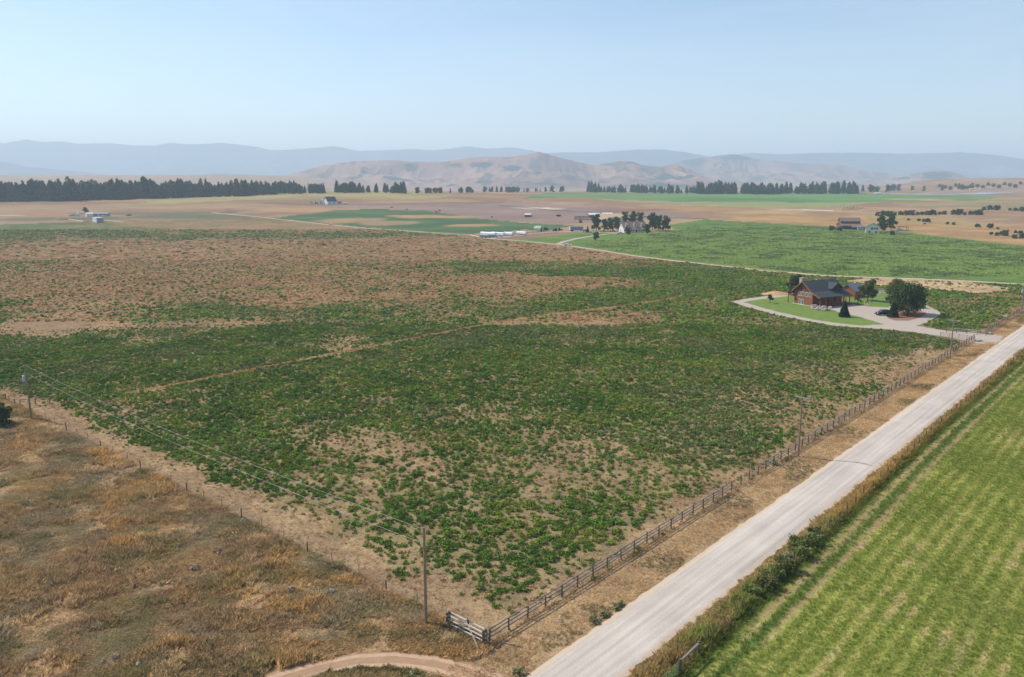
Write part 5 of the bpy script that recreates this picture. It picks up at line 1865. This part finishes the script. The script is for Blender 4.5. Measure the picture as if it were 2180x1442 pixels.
belt([(715, 411), (860, 412)], 26, [(720, 24), (860, 24)], 'dark conifer in the loose group right of the left wood', 'conifers of the middle group', 2)
belt([(860, 413), (1000, 411), (1120, 410), (1210, 409)], 44, [(860, 14), (1000, 13), (1150, 12), (1180, 20), (1210, 16)], 'small conifer in the thin line past the middle group', 'conifers of the thin line', 1.5, PINES[:3] + ROUND * 2)
belt([(1250, 410), (1320, 411), (1400, 412), (1480, 414)], 36, [(1250, 26), (1300, 16), (1400, 18), (1480, 20)], 'conifer behind the upper green field', 'conifers behind the green field', 2, PINES + ROUND)
belt([(1480, 414), (1600, 414.5), (1700, 414), (1825, 413.5)], 76, [(1480, 24), (1540, 27), (1600, 20), (1700, 19), (1760, 23), (1810, 26), (1825, 14)], 'tall conifer in the right hand wood', 'conifers of the right wood', 3, PINES * 3 + ROUND[:1])
belt([(1830, 411), (1900, 409), (2000, 407), (2080, 404)], 22, [(1830, 14), (1900, 14), (2000, 12), (2080, 10)], 'small tree among the far river flats', 'trees of the river flats', 4, ROUND + PINES[:2])
belt([(980, 388.5), (1000, 388.5)], 4, [(980, 6), (1000, 6)], 'tiny tree beside the distant white buildings', 'far trees on the plain', .3, ROUND)
belt([(1170, 389), (1205, 389)], 8, [(1170, 8), (1205, 6)], 'tiny tree in the far clump under the tan hills', 'far trees on the plain', .4, ROUND)
belt([(1385, 389), (1460, 391)], 9, [(1385, 6), (1460, 9)], 'tiny tree at the foot of the tan hills', 'far trees on the plain', .4, ROUND)

# ================================================================== LOW GROWTH
def scatter(name, pts, scale, rotz, idx, col, protos, label):
    """one patch of ground cover: a copy of a plant at every point, tinted plant by plant"""
    n = len(pts)
    me = bpy.data.meshes.new(name)
    me.vertices.add(n)
    me.vertices.foreach_set('co', np.ascontiguousarray(pts, np.float32).ravel())
    rot = np.zeros((n, 3), np.float32)
    rot[:, 2] = rotz
    for nm, tp_, arr, key in (('sc', 'FLOAT_VECTOR', scale, 'vector'), ('rot', 'FLOAT_VECTOR', rot, 'vector'), ('idx', 'INT', idx, 'value'),
                              ('col', 'FLOAT_COLOR', np.concatenate([col, np.ones((n, 1))], 1), 'color')):
        a_ = me.attributes.new(nm, tp_, 'POINT')
        a_.data.foreach_set(key, np.ascontiguousarray(arr, np.int32 if tp_ == 'INT' else np.float32).ravel())
    o = link(name, me)
    g = bpy.data.node_groups.new(name, 'GeometryNodeTree')
    g.interface.new_socket('Geometry', in_out='INPUT', socket_type='NodeSocketGeometry')
    g.interface.new_socket('Geometry', in_out='OUTPUT', socket_type='NodeSocketGeometry')
    gi, go = g.nodes.new('NodeGroupInput'), g.nodes.new('NodeGroupOutput')
    ip = g.nodes.new('GeometryNodeInstanceOnPoints')
    jg = g.nodes.new('GeometryNodeJoinGeometry')
    for pr in protos:
        oi = g.nodes.new('GeometryNodeObjectInfo')
        oi.inputs['Object'].default_value = pr
        oi.inputs['As Instance'].default_value = True
        g.links.new(oi.outputs['Geometry'], jg.inputs[0])

    def named(nm, tp_):
        q_ = g.nodes.new('GeometryNodeInputNamedAttribute')
        q_.data_type = tp_
        q_.inputs['Name'].default_value = nm
        return next(s_ for s_ in q_.outputs if s_.enabled and s_.name == 'Attribute')

    g.links.new(gi.outputs[0], ip.inputs['Points'])
    g.links.new(jg.outputs[0], ip.inputs['Instance'])
    ip.inputs['Pick Instance'].default_value = True
    g.links.new(named('idx', 'INT'), ip.inputs['Instance Index'])
    g.links.new(named('rot', 'FLOAT_VECTOR'), ip.inputs['Rotation'])
    g.links.new(named('sc', 'FLOAT_VECTOR'), ip.inputs['Scale'])
    g.links.new(ip.outputs[0], go.inputs[0])
    md = o.modifiers.new('plants', 'NODES')
    md.node_group = g
    return tag(o, label, None, None, 'stuff')


tint = leaf_mat('tinted_leaves', (.72, .72, .72), (1.25, 1.25, 1.2), .22, 'TINT')
blade = leaf_mat('tinted_blades', (.70, .70, .70), (1.35, 1.35, 1.3), .30, 'TINT')


def clump_mesh(seed, n, size, material, h=.55):
    blobs = [(0, 0, h * .35, .36, .36, h * .6)]
    r = random.Random(seed)
    for k in range(5):
        a_ = k * 1.256 + r.uniform(-.4, .4)
        blobs.append((math.cos(a_) * .28, math.sin(a_) * .28, h * r.uniform(.25, .5), .2, .2, h * .36))
    pos, nr = blobs_cloud(blobs, n, seed, .5)
    pos[:, 2] = np.abs(pos[:, 2])
    v, q_ = leaf_cloud(pos, nr, size, .55, seed)
    v[:, 2] = np.maximum(v[:, 2], .01)
    return np_mesh('weed_clump', v, q_, material)


def tuft_mesh(seed, n, h, spread, width, material, lean=.5):
    r = np.random.default_rng(seed)
    a_ = r.uniform(0, 2 * np.pi, n)
    rad = spread * np.sqrt(r.uniform(0, 1, n))
    base = np.stack([np.cos(a_) * rad, np.sin(a_) * rad, np.zeros(n)], 1)
    b_ = r.uniform(0, 2 * np.pi, n)
    side = np.stack([-np.sin(b_), np.cos(b_), np.zeros(n)], 1) * width
    hh = h * r.uniform(.55, 1.15, n)
    ln = lean * hh * r.uniform(.1, 1, n)
    out = np.stack([np.cos(b_) * ln, np.sin(b_) * ln, hh], 1)
    mid = base + out * np.array([.35, .35, .6])
    tip = base + out
    v = np.stack([base - side * .5, base + side * .5, mid + side * .45, tip + side * .12, tip - side * .12, mid - side * .45], 1).reshape(-1, 3)
    q_ = np.arange(6 * n).reshape(n, 6)
    return np_mesh('tuft', v, q_, material)


def proto(name, me):
    return bpy.data.objects.new(name, me)


CL_NEAR = [proto('weed_plant', clump_mesh(200 + k, 95, .17, tint)) for k in range(4)]
CL_MID = [proto('weed_plant', clump_mesh(210 + k, 44, .26, tint)) for k in range(4)]
CL_FAR = [proto('weed_plant', clump_mesh(220 + k, 20, .42, tint)) for k in range(3)]
TALL = [proto('grass_plant', tuft_mesh(230 + k, 34, .62, .30, .022, blade, .7)) for k in range(4)]
SHORT = [proto('grass_plant', tuft_mesh(240 + k, 26, .26, .26, .026, blade, .9)) for k in range(4)]
STUB = [proto('straw_plant', tuft_mesh(250 + k, 18, .14, .28, .03, blade, 1.6)) for k in range(3)]


def grid_points(x0, x1, y0, y1, step):
    gx, gy = np.meshgrid(np.arange(x0, x1, step), np.arange(y0, y1, step))
    x = gx.ravel() + rng.uniform(-.5, .5, gx.size) * step
    y = gy.ravel() + rng.uniform(-.5, .5, gx.size) * step
    k = (np.abs(x) < y * .70 + 6)
    return x[k], y[k]


YARD = poly_px([(1552, 642), (1575, 651), (1613, 662), (1663, 675), (1716, 685), (1775, 696), (1834, 700), (1883, 703), (1951, 711), (1998, 720), (2050, 730), (2080, 735), (2136, 716), (2092, 710), (2010, 703),
                (1965, 694), (1978, 687), (1995, 676), (2006, 668), (1998, 661), (1974, 649), (1915, 620), (1850, 612), (1700, 600), (1672, 622), (1628, 629), (1584, 636)])
STRAW = poly_px([(1795, 599), (1848, 592), (1951, 593), (2039, 599), (2148, 613), (2145, 620), (2083, 625), (2039, 620), (1980, 616), (1922, 611), (1863, 607)])


def vary(c, x, y, amt=.12):
    return np.clip(c * (1 + rng.uniform(-amt, amt, (len(x), 1))), 0, 1)


INDIV = []
for name, protos, y0, y1, step, smul, lab in (('weed_cover', CL_NEAR, 55, 125, .60, .86, 'leafy green weeds covering the near half of the field'), ('weed_cover', CL_MID, 125, 235, .60, .78, 'green weeds covering the middle of the field'),
                                        ('weed_cover', CL_FAR, 235, 430, .95, 1.05, 'green weeds and dry growth on the far part of the field'),
                                        ('weed_cover', CL_FAR, 430, 690, 2.2, 2.3, 'low weeds and dry growth at the far end of the field')):
    x, y = grid_points(-.72 * y1, .72 * y1, y0, y1, step)
    k = inside(x, y, MAINF) & ~inside(x, y, YARD)
    x, y = x[k], y[k]
    d = dryness(x, y)
    s_, n_ = to_road(x, y)
    row = .5 + .5 * np.cos(2 * np.pi * s_ / 1.5)                       # faint drill rows
    straw_ = inside(x, y, STRAW) & (y < 420)
    gap = ss(.44, .60, fbm(x, y, 1.6, 2, 301))
    pr = np.clip(1.14 - .84 * d, .03, .93) * (1 - .25 * row * ss(.3, .6, d)) * (1 - .6 * gap * (.45 + .55 * ss(150, 80, y))) * (1 - .92 * straw_) * (1 - .85 * ((np.abs(n_ - (-114.5 + 14 * ss(120, 205, s_))) < .95) & (s_ > 18) & (s_ < 212)))
    straw_ |= (np.abs(n_ - (-114.5 + 14 * ss(120, 205, s_))) < .95) & (s_ > 18) & (s_ < 212)
    keep = rng.uniform(0, 1, len(x)) < np.where(y < 240, pr, np.maximum(pr, .5 * ~straw_))
    x, y, d = x[keep], y[keep], d[keep]
    green = lerp(np.zeros((len(x), 3)) + np.array(S(98, 128, 56)), np.array(S(124, 148, 68)), ss(.35, .7, fbm(x, y, 7, 3, 303)))
    green = lerp(green, np.array(S(138, 150, 62)), ss(.52, .68, fbm(x, y, 5, 4, 309)) * .7)
    green = lerp(green, np.array(S(134, 138, 92)), ss(.5, .75, fbm(x, y, 16, 3, 305)) * .55)
    dead = lerp(np.zeros((len(x), 3)) + np.array(S(180, 146, 108)), np.array(S(198, 164, 118)), ss(.4, .65, fbm(x, y, 9, 3, 307)))
    pd = np.clip(.10 * ss(90, 150, y) + ss(.34, 1.0, d + rng.normal(0, .18 if y0 < 200 else .28, len(x))) * np.where(y < 240, .55, 1.0), 0, 1)
    if y0 >= 200:
        pd = pd * .86
        dead = lerp(dead, np.array(S(188, 138, 100)), ss(.4, .65, fbm(x, y, 15, 3, 313)) * .7)
    if y0 >= 400:
        pd = .25 + .75 * pd
    isdead = rng.uniform(0, 1, len(x)) < pd
    if y0 >= 400:
        green = lerp(green, np.array(S(128, 132, 88)), np.full(len(x), .5))
    col = np.clip(vary(np.where(isdead[:, None], dead, green), x, y, .3) * rng.uniform(.9, 1.1, (len(x), 3)), 0, 1)
    sz = smul * np.clip(rng.lognormal(-.12, .34, len(x)), .35, 1.7) * np.where(y < 240, np.clip(1.12 - .5 * d, .42, 1.05), 1)
    scl = np.stack([sz * rng.uniform(.85, 1.2, len(x)), sz * rng.uniform(.85, 1.2, len(x)), sz * np.where(isdead, .5, 1) * rng.uniform(.8, 1.25, len(x)) * (1 if y0 < 200 else .75 if y0 < 400 else .42)], 1)
    pts = np.stack([x, y, height(x, y)], 1)
    rz = rng.uniform(0, 6.28, len(x))
    idx = rng.integers(0, len(protos), len(x))
    if y0 == 55:
        sel = np.argsort(np.where(isdead | (sz < .5), 1e9, np.hypot(x, y)))[:280]
        INDIV = [(pts[i], scl[i], rz[i], int(idx[i])) for i in sel]
        m_ = np.ones(len(x), bool)
        m_[sel] = False
        pts, scl, rz, idx, col = pts[m_], scl[m_], rz[m_], idx[m_], col[m_]
    scatter(name, pts, scl, rz, idx, col, protos, lab)

wm_ = leaf_mat('weed_leaves', S(72, 104, 42), S(126, 154, 70), .22)
IND_MESH = [clump_mesh(200 + k, 95, .17, wm_) for k in range(4)]
for (p_, s3, rz_, i_) in INDIV:
    o = link('weed_clump', IND_MESH[i_], None, p_, rz_, tuple(float(v_) for v_ in s3))
    tag(o, 'single green weed clump on bare soil near the fence corner', 'weed', 'separate weed clumps in the near corner')

# straw and stubble on the bare places of the field
x, y = grid_points(-130, 130, 60, 185, .62)
k = inside(x, y, MAINF) & ~inside(x, y, YARD)
x, y = x[k], y[k]
d = dryness(x, y)
k = rng.uniform(0, 1, len(x)) < np.clip(d * .9, .1, .75)
x, y = x[k], y[k]
c = lerp(np.zeros((len(x), 3)) + np.array(S(214, 180, 136)), np.array(S(184, 146, 108)), ss(.4, .65, fbm(x, y, 3, 3, 311)))
sz = rng.uniform(.7, 1.4, len(x))
scatter('stubble', np.stack([x, y, 0 * x], 1), np.stack([sz, sz, sz * rng.uniform(.6, 1.2, len(x))], 1), rng.uniform(0, 6.28, len(x)), rng.integers(0, 3, len(x)), vary(c, x, y, .2), STUB, 'pale straw lying between the weed clumps')

# straw coloured grass left uncut along the line of posts
s_ = rng.uniform(16, 212, 900)
n_ = -114.5 + 14 * ss(120, 205, s_) + rng.normal(0, .35, 900)
k = rng.uniform(0, 1, 900) < .15 + .7 * ss(.38, .65, fbm(s_, s_ * 0, 8, 3, 49))
s_, n_ = s_[k], n_[k]
x, y = RC[0] + RD[0] * s_ + RD[1] * n_, RC[1] + RD[1] * s_ - RD[0] * n_
scatter('fence_line_grass', np.stack([x, y, 0 * x], 1), np.stack([1.9 + 0 * x, 1.9 + 0 * x, rng.uniform(.7, 1.3, len(x))], 1), rng.uniform(0, 6.28, len(x)), rng.integers(0, 4, len(x)),
        vary(lerp(np.zeros((len(x), 3)) + np.array(S(226, 190, 134)), np.array(S(204, 166, 116)), ss(.4, .6, fbm(x, y, 12, 2, 48))), x, y, .2), SHORT, 'straw coloured grass along the middle line of posts')

# the dry meadow
x, y = grid_points(-115, 14, 52, 160, .36)
s_, n_ = to_road(x, y)
trackd = np.min(np.stack([np.hypot(x - q_.x, y - q_.y) for q_ in [trk[i].lerp(trk[i + 1], f) for i in range(len(trk) - 1) for f in np.linspace(0, 1, 8)]]), 0)
k = (s_ < .1 + (fbm(x, y, 2, 2, 321) - .5) * 1.0) & (n_ < 1 + (s_ < -4) * 3) & (trackd > 1.25)
k &= rng.uniform(0, 1, len(x)) < np.where(y > 105, .55, 1) * (1 - .7 * ss(.56, .70, fbm(x, y, 3, 4, 69)))
x, y, trackd = x[k], y[k], trackd[k]
c = meadow_col(x, y)
hgt = .35 + .7 * ss(.35, .7, fbm(x, y, 4, 4, 323))
gold = ss(.46, .66, fbm(x, y, 6.5, 5, 61))
hgt = (hgt + .3 * gold) * (1 - .35 * ss(.45, .66, fbm(x, y * 1.5, 5.5, 5, 63))) * np.clip(trackd / 3 + .25, .4, 1)
w_ = rng.uniform(.8, 1.3, len(x)) * np.where(y > 105, 1.4, 1.05)
scatter('dry_grass', np.stack([x, y, 0 * x], 1), np.stack([w_, w_, hgt * rng.uniform(.7, 1.25, len(x))], 1), rng.uniform(0, 6.28, len(x)), rng.integers(0, 4, len(x)), vary(np.minimum(lerp(c, np.repeat(c.mean(1)[:, None], 3, 1), np.full(len(c), .26)) * 2.4 * np.array([.95, 1.02, .92]) + .015, .95), x, y, .2), TALL, 'tall dry grass of the brown meadow at lower left')

# scattered weeds in the meadow
x, y = grid_points(-100, 5, 55, 140, 2.2)
s_, n_ = to_road(x, y)
k = (s_ < -.5) & (n_ < -1) & (rng.uniform(0, 1, len(x)) < .16 * ss(.45, .62, fbm(x, y, 9, 3, 331)))
x, y = x[k], y[k]
c = lerp(np.zeros((len(x), 3)) + np.array(S(170, 166, 112)), np.array(S(176, 160, 140)), ss(.45, .55, fbm(x, y, 6, 2, 333)))
sz = rng.uniform(.6, 1.3, len(x))
scatter('meadow_weeds', np.stack([x, y, 0 * x], 1), np.stack([sz, sz, sz * 1.1], 1), rng.uniform(0, 6.28, len(x)), rng.integers(0, 4, len(x)), vary(c, x, y, .2), CL_MID, 'grey and olive weeds dotted through the dry meadow')

# roadside growth
x, y = grid_points(-20, 190, 50, 290, .42)
s_, n_ = to_road(x, y)
k = (n_ > .1) & (n_ < 5.6 + (fbm(x, y, 3, 3, 341) - .5) * 1.2) & (s_ > -30) & ~((s_ > 190) & (s_ < 204)) & ~inside(x, y, YARD)
k &= rng.uniform(0, 1, len(x)) < np.clip(130 / y, .15, .8)
x, y = x[k], y[k]
s_, n_ = to_road(x, y)
c = lerp(np.zeros((len(x), 3)) + np.array(S(236, 202, 154)), np.array(S(212, 176, 132)), ss(.4, .65, fbm(x, y, 4, 3, 343)))
c = lerp(c, np.array(S(110, 110, 66)), ss(.56, .68, fbm(x, y, 6, 3, 345)) * .7)
sz = rng.uniform(.7, 1.3, len(x)) * np.clip(y / 120, 1, 2)
hh = np.where((n_ < .25) | ((n_ < 1) & (fbm(x, y, 3, 2, 347) > .62)), 1.2, np.where(n_ < 1.7, .3, .6)) * rng.uniform(.5, 1.3, len(x))
scatter('verge_grass', np.stack([x, y, 0 * x], 1), np.stack([sz, sz, hh], 1), rng.uniform(0, 6.28, len(x)), rng.integers(0, 4, len(x)), vary(c, x, y, .2), SHORT, 'short dry grass on the verge under the rail fence')

x, y = grid_points(0, 190, 50, 270, .36)
s_, n_ = to_road(x, y)
nf = 15.6 - .02 * np.clip(s_, 0, 100)
k = (n_ > 12.55 + (fbm(x, y, 2, 3, 351) - .5) * .8) & (n_ < nf + .9) & (s_ > -30) & (rng.uniform(0, 1, len(x)) < np.clip(120 / y, .25, 1))
x, y = x[k], y[k]
s_, n_ = to_road(x, y)
gz = ss(44, 62, s_ + (fbm(x, y, 6, 2, 353) - .5) * 16)
c = lerp(np.zeros((len(x), 3)) + np.array(S(196, 182, 116)), np.array(S(172, 178, 100)), ss(.4, .6, fbm(x, y, 4, 3, 355)))
c = lerp(c, np.array(S(206, 174, 126)), ss(.5, .68, fbm(x, y, 5, 3, 357)) * .6)
c = lerp(c, np.array(S(232, 190, 112)), gz * .9)
c = lerp(c, np.array(S(226, 196, 144)), ss(14.0, 12.9, n_) * .85)
c = lerp(c, np.array(S(108, 130, 62)), ss(-.3, .5, n_ - (15.6 - .02 * np.clip(s_, 0, 100))) * .8)
hh = (.62 + .5 * ss(.4, .65, fbm(x, y, 4, 2, 359))) * (.3 + .7 * ss(12.6, 14.2, n_)) * (1 - .55 * ss(-.1, .8, n_ - (15.6 - .02 * np.clip(s_, 0, 100)))) * rng.uniform(.7, 1.25, len(x))
sz = rng.uniform(.8, 1.3, len(x)) * np.clip(y / 110, 1, 2)
scatter('tall_verge_grass', np.stack([x, y, 0 * x], 1), np.stack([sz, sz, hh * 1.45], 1), rng.uniform(0, 6.28, len(x)), rng.integers(0, 4, len(x)), vary(c, x, y, .2), TALL, 'tall golden and olive grass between road and post fence')

for k, (s_, n_, z, kd) in enumerate(((24, 14.5, 1.3, 'verge'), (26.5, 15.0, 1.6, 'olive'), (29, 14.6, 1.7, 'verge'), (31.5, 15.2, 1.8, 'olive'), (33.5, 14.2, 1.3, 'sage'), (36, 15.0, 1.9, 'verge'), (38, 14.0, 1.7, 'olive'), (40.2, 14.8, 1.6, 'verge'), (42.5, 14.2, 1.2, 'olive'), (21.5, 14.2, 1.0, 'olive'))):
    put_tree('roadside_shrub', broad_tree_data(60 + k, z, z * 1.9, LG[kd], 700, .17, low=.02, lobes=7), road(s_, n_),
             'low %s shrub in the row beside the wire fence, number %s from the gate' % ({'verge': 'green', 'olive': 'olive', 'sage': 'greyish'}[kd], ('second', 'third', 'fourth', 'fifth', 'sixth', 'seventh', 'eighth', 'ninth', 'tenth', 'first')[k]), 'bush', k, 1, 'shrubs along the right verge')
for k, (px, py, z) in enumerate(((1265, 1326, .8), (1286, 1312, .6), (1313, 1296, .55), (1105, 1437, .8), (1322, 1290, .5))):
    put_tree('roadside_shrub', broad_tree_data(80 + k, z, z * 2.2, LG['sage'], 260, .12, low=.02, lobes=6), hit(px, py),
             ('grey green weed bush at the road edge below the corner fence', 'smaller grey weed just up the road edge from the bush', 'low grey weed, third up the road edge', 'bright green weed by the track mouth', 'lowest grey weed, fourth up the road edge')[k], 'bush')
put_tree('roadside_shrub', broad_tree_data(88, .9, 2.2, LG['sage'], 300, .14, low=.02), hit(318, 1048), 'pale green weed bush in the dry meadow near the wire fence', 'bush')

# mown field
x, y = grid_points(10, 200, 50, 230, .5)
s_, n_ = to_road(x, y)
nf = 15.6 - .02 * np.clip(s_, 0, 100)
k = (n_ > nf + .2) & (rng.uniform(0, 1, len(x)) < np.clip(100 / y, .2, 1))
rut = np.minimum(np.abs(n_ - nf - 2.1), np.abs(n_ - nf - 4.0)) < .42
k &= ~(rut & (rng.uniform(0, 1, len(x)) < .9) & (s_ > 18))
x, y = x[k], y[k]
s_, n_ = to_road(x, y)
nf = 15.6 - .02 * np.clip(s_, 0, 100)
c = hay_col(x, y) * 1.42
c = lerp(c, np.array(S(124, 146, 74)), ss(4.6, 3.6, n_ - nf) * .75)
sz = rng.uniform(.8, 1.3, len(x)) * np.clip(y / 90, 1, 2.2)
hh = rng.uniform(.4, .9, len(x)) * (1 + 1.4 * ss(1.3, .2, n_ - nf) + .5 * ss(.9, .3, np.abs(n_ - nf - 3)))
scatter('mown_grass', np.stack([x, y, 0 * x], 1), np.stack([sz, sz, hh], 1), rng.uniform(0, 6.28, len(x)), rng.integers(0, 4, len(x)), vary(c, x, y, .18), SHORT, 'short striped grass of the mown field at right')

# rough clumps in the bright pasture
PAST = poly_px([(1300, 511), (1440, 492), (1500, 469), (1760, 485), (1925, 497), (2300, 540), (2300, 610), (1750, 584), (1350, 543), (1240, 522)])
x, y = grid_points(40, 520, 360, 720, 2.1)
k = inside(x, y, PAST)
x, y = x[k], y[k]
dk = ss(.50, .64, fbm(x, y, 9, 4, 27))
k = rng.uniform(0, 1, len(x)) < .35 + .6 * dk
x, y, dk = x[k], y[k], dk[k]
c = lerp(np.zeros((len(x), 3)) + np.array(S(150, 168, 88)), np.array(S(118, 136, 84)), dk)
sz = rng.uniform(1.4, 2.6, len(x))
scatter('pasture_grass', np.stack([x, y, height(x, y)], 1), np.stack([sz, sz, sz * .3], 1), rng.uniform(0, 6.28, len(x)), rng.integers(0, 3, len(x)), vary(c, x, y, .15), CL_FAR, 'rough green grass of the bright pasture')

# grass crest between the ruts of the dirt track
c_ = [hit(*q_) for q_ in ((900, 1440), (840, 1428), (770, 1427), (700, 1438))]
pts = []
for a_, b_ in zip(c_[:-1], c_[1:]):
    for k in range(70):
        p_ = a_.lerp(b_, random.random())
        pts.append((p_.x + random.gauss(0, .3), p_.y + random.gauss(0, .25), 0))
pts = np.array(pts)
scatter('track_grass', pts, np.ones((len(pts), 3)) * rng.uniform(.6, 1.1, (len(pts), 1)), rng.uniform(0, 6, len(pts)), rng.integers(0, 4, len(pts)), vary(np.zeros((len(pts), 3)) + np.array(S(108, 108, 60)), pts[:, 0], pts[:, 1], .2), SHORT, 'grass strip in the bend of the dirt track')

# the depth of the left wood: trees nobody could count behind the front row
pp, ps, pr_ = [], [], []
for k in range(420):
    px = rt.uniform(-60, 690)
    py = float(np.interp(px, [a_[0] for a_ in WOOD], [a_[1] for a_ in WOOD])) - rt.uniform(1.0, 6.5)
    p_ = hit(px, py)
    s_ = float(np.interp(px, [a_[0] for a_ in WOODH], [a_[1] for a_ in WOODH])) * rt.uniform(.7, 1.0) * (.68 + .5 * float(vnoise(np.array(px / 23.0), np.array(2.5), 5))) * mpp(p_) / 20
    pp.append(tuple(p_)); ps.append((s_ * 1.1, s_ * 1.1, s_)); pr_.append(rt.uniform(0, 6))
for (line, n_, lo_, hi_) in (([(1480, 413.5), (1600, 414), (1700, 413.5), (1825, 413)], 90, 14, 24), ([(715, 410.5), (860, 411.5)], 26, 12, 20), ([(1030, 410), (1200, 409)], 26, 7, 11), ([(1250, 410), (1480, 413)], 46, 9, 17)):
    for k in range(n_):
        px = rt.uniform(line[0][0], line[-1][0])
        p_ = hit(px, float(np.interp(px, [a_[0] for a_ in line], [a_[1] for a_ in line])) - rt.uniform(.2, 2.5))
        s_ = rt.uniform(lo_, hi_) * mpp(p_) / 20
        pp.append(tuple(p_)); ps.append((s_ * 1.25, s_ * 1.25, s_)); pr_.append(rt.uniform(0, 6))
scatter('pine_forest', np.array(pp), np.array(ps), np.array(pr_), rng.integers(0, 6, len(pp)), np.ones((len(pp), 3)), [proto('forest_pine', m_) for m_ in PINES], 'dense dark conifer forest behind the front trees of the far belts')

# ================================================================== AIR
hz = bpy.data.materials.new('haze')
hz.use_nodes = True
t = hz.node_tree
t.nodes.clear()
out = t.nodes.new('ShaderNodeOutputMaterial')
pv = t.nodes.new('ShaderNodeVolumePrincipled')
pv.inputs['Color'].default_value = (.68, .84, 1.0, 1)
pv.inputs['Density'].default_value = 1.6e-4
pv.inputs['Anisotropy'].default_value = .14
t.links.new(pv.outputs[0], out.inputs['Volume'])
hb = MB()
hb.box((0, 7000, 279), (33000, 24000, 610))
ho = hb.build('haze', hz)
tag(ho, 'pale blue haze over the whole plain', None, None, 'stuff')
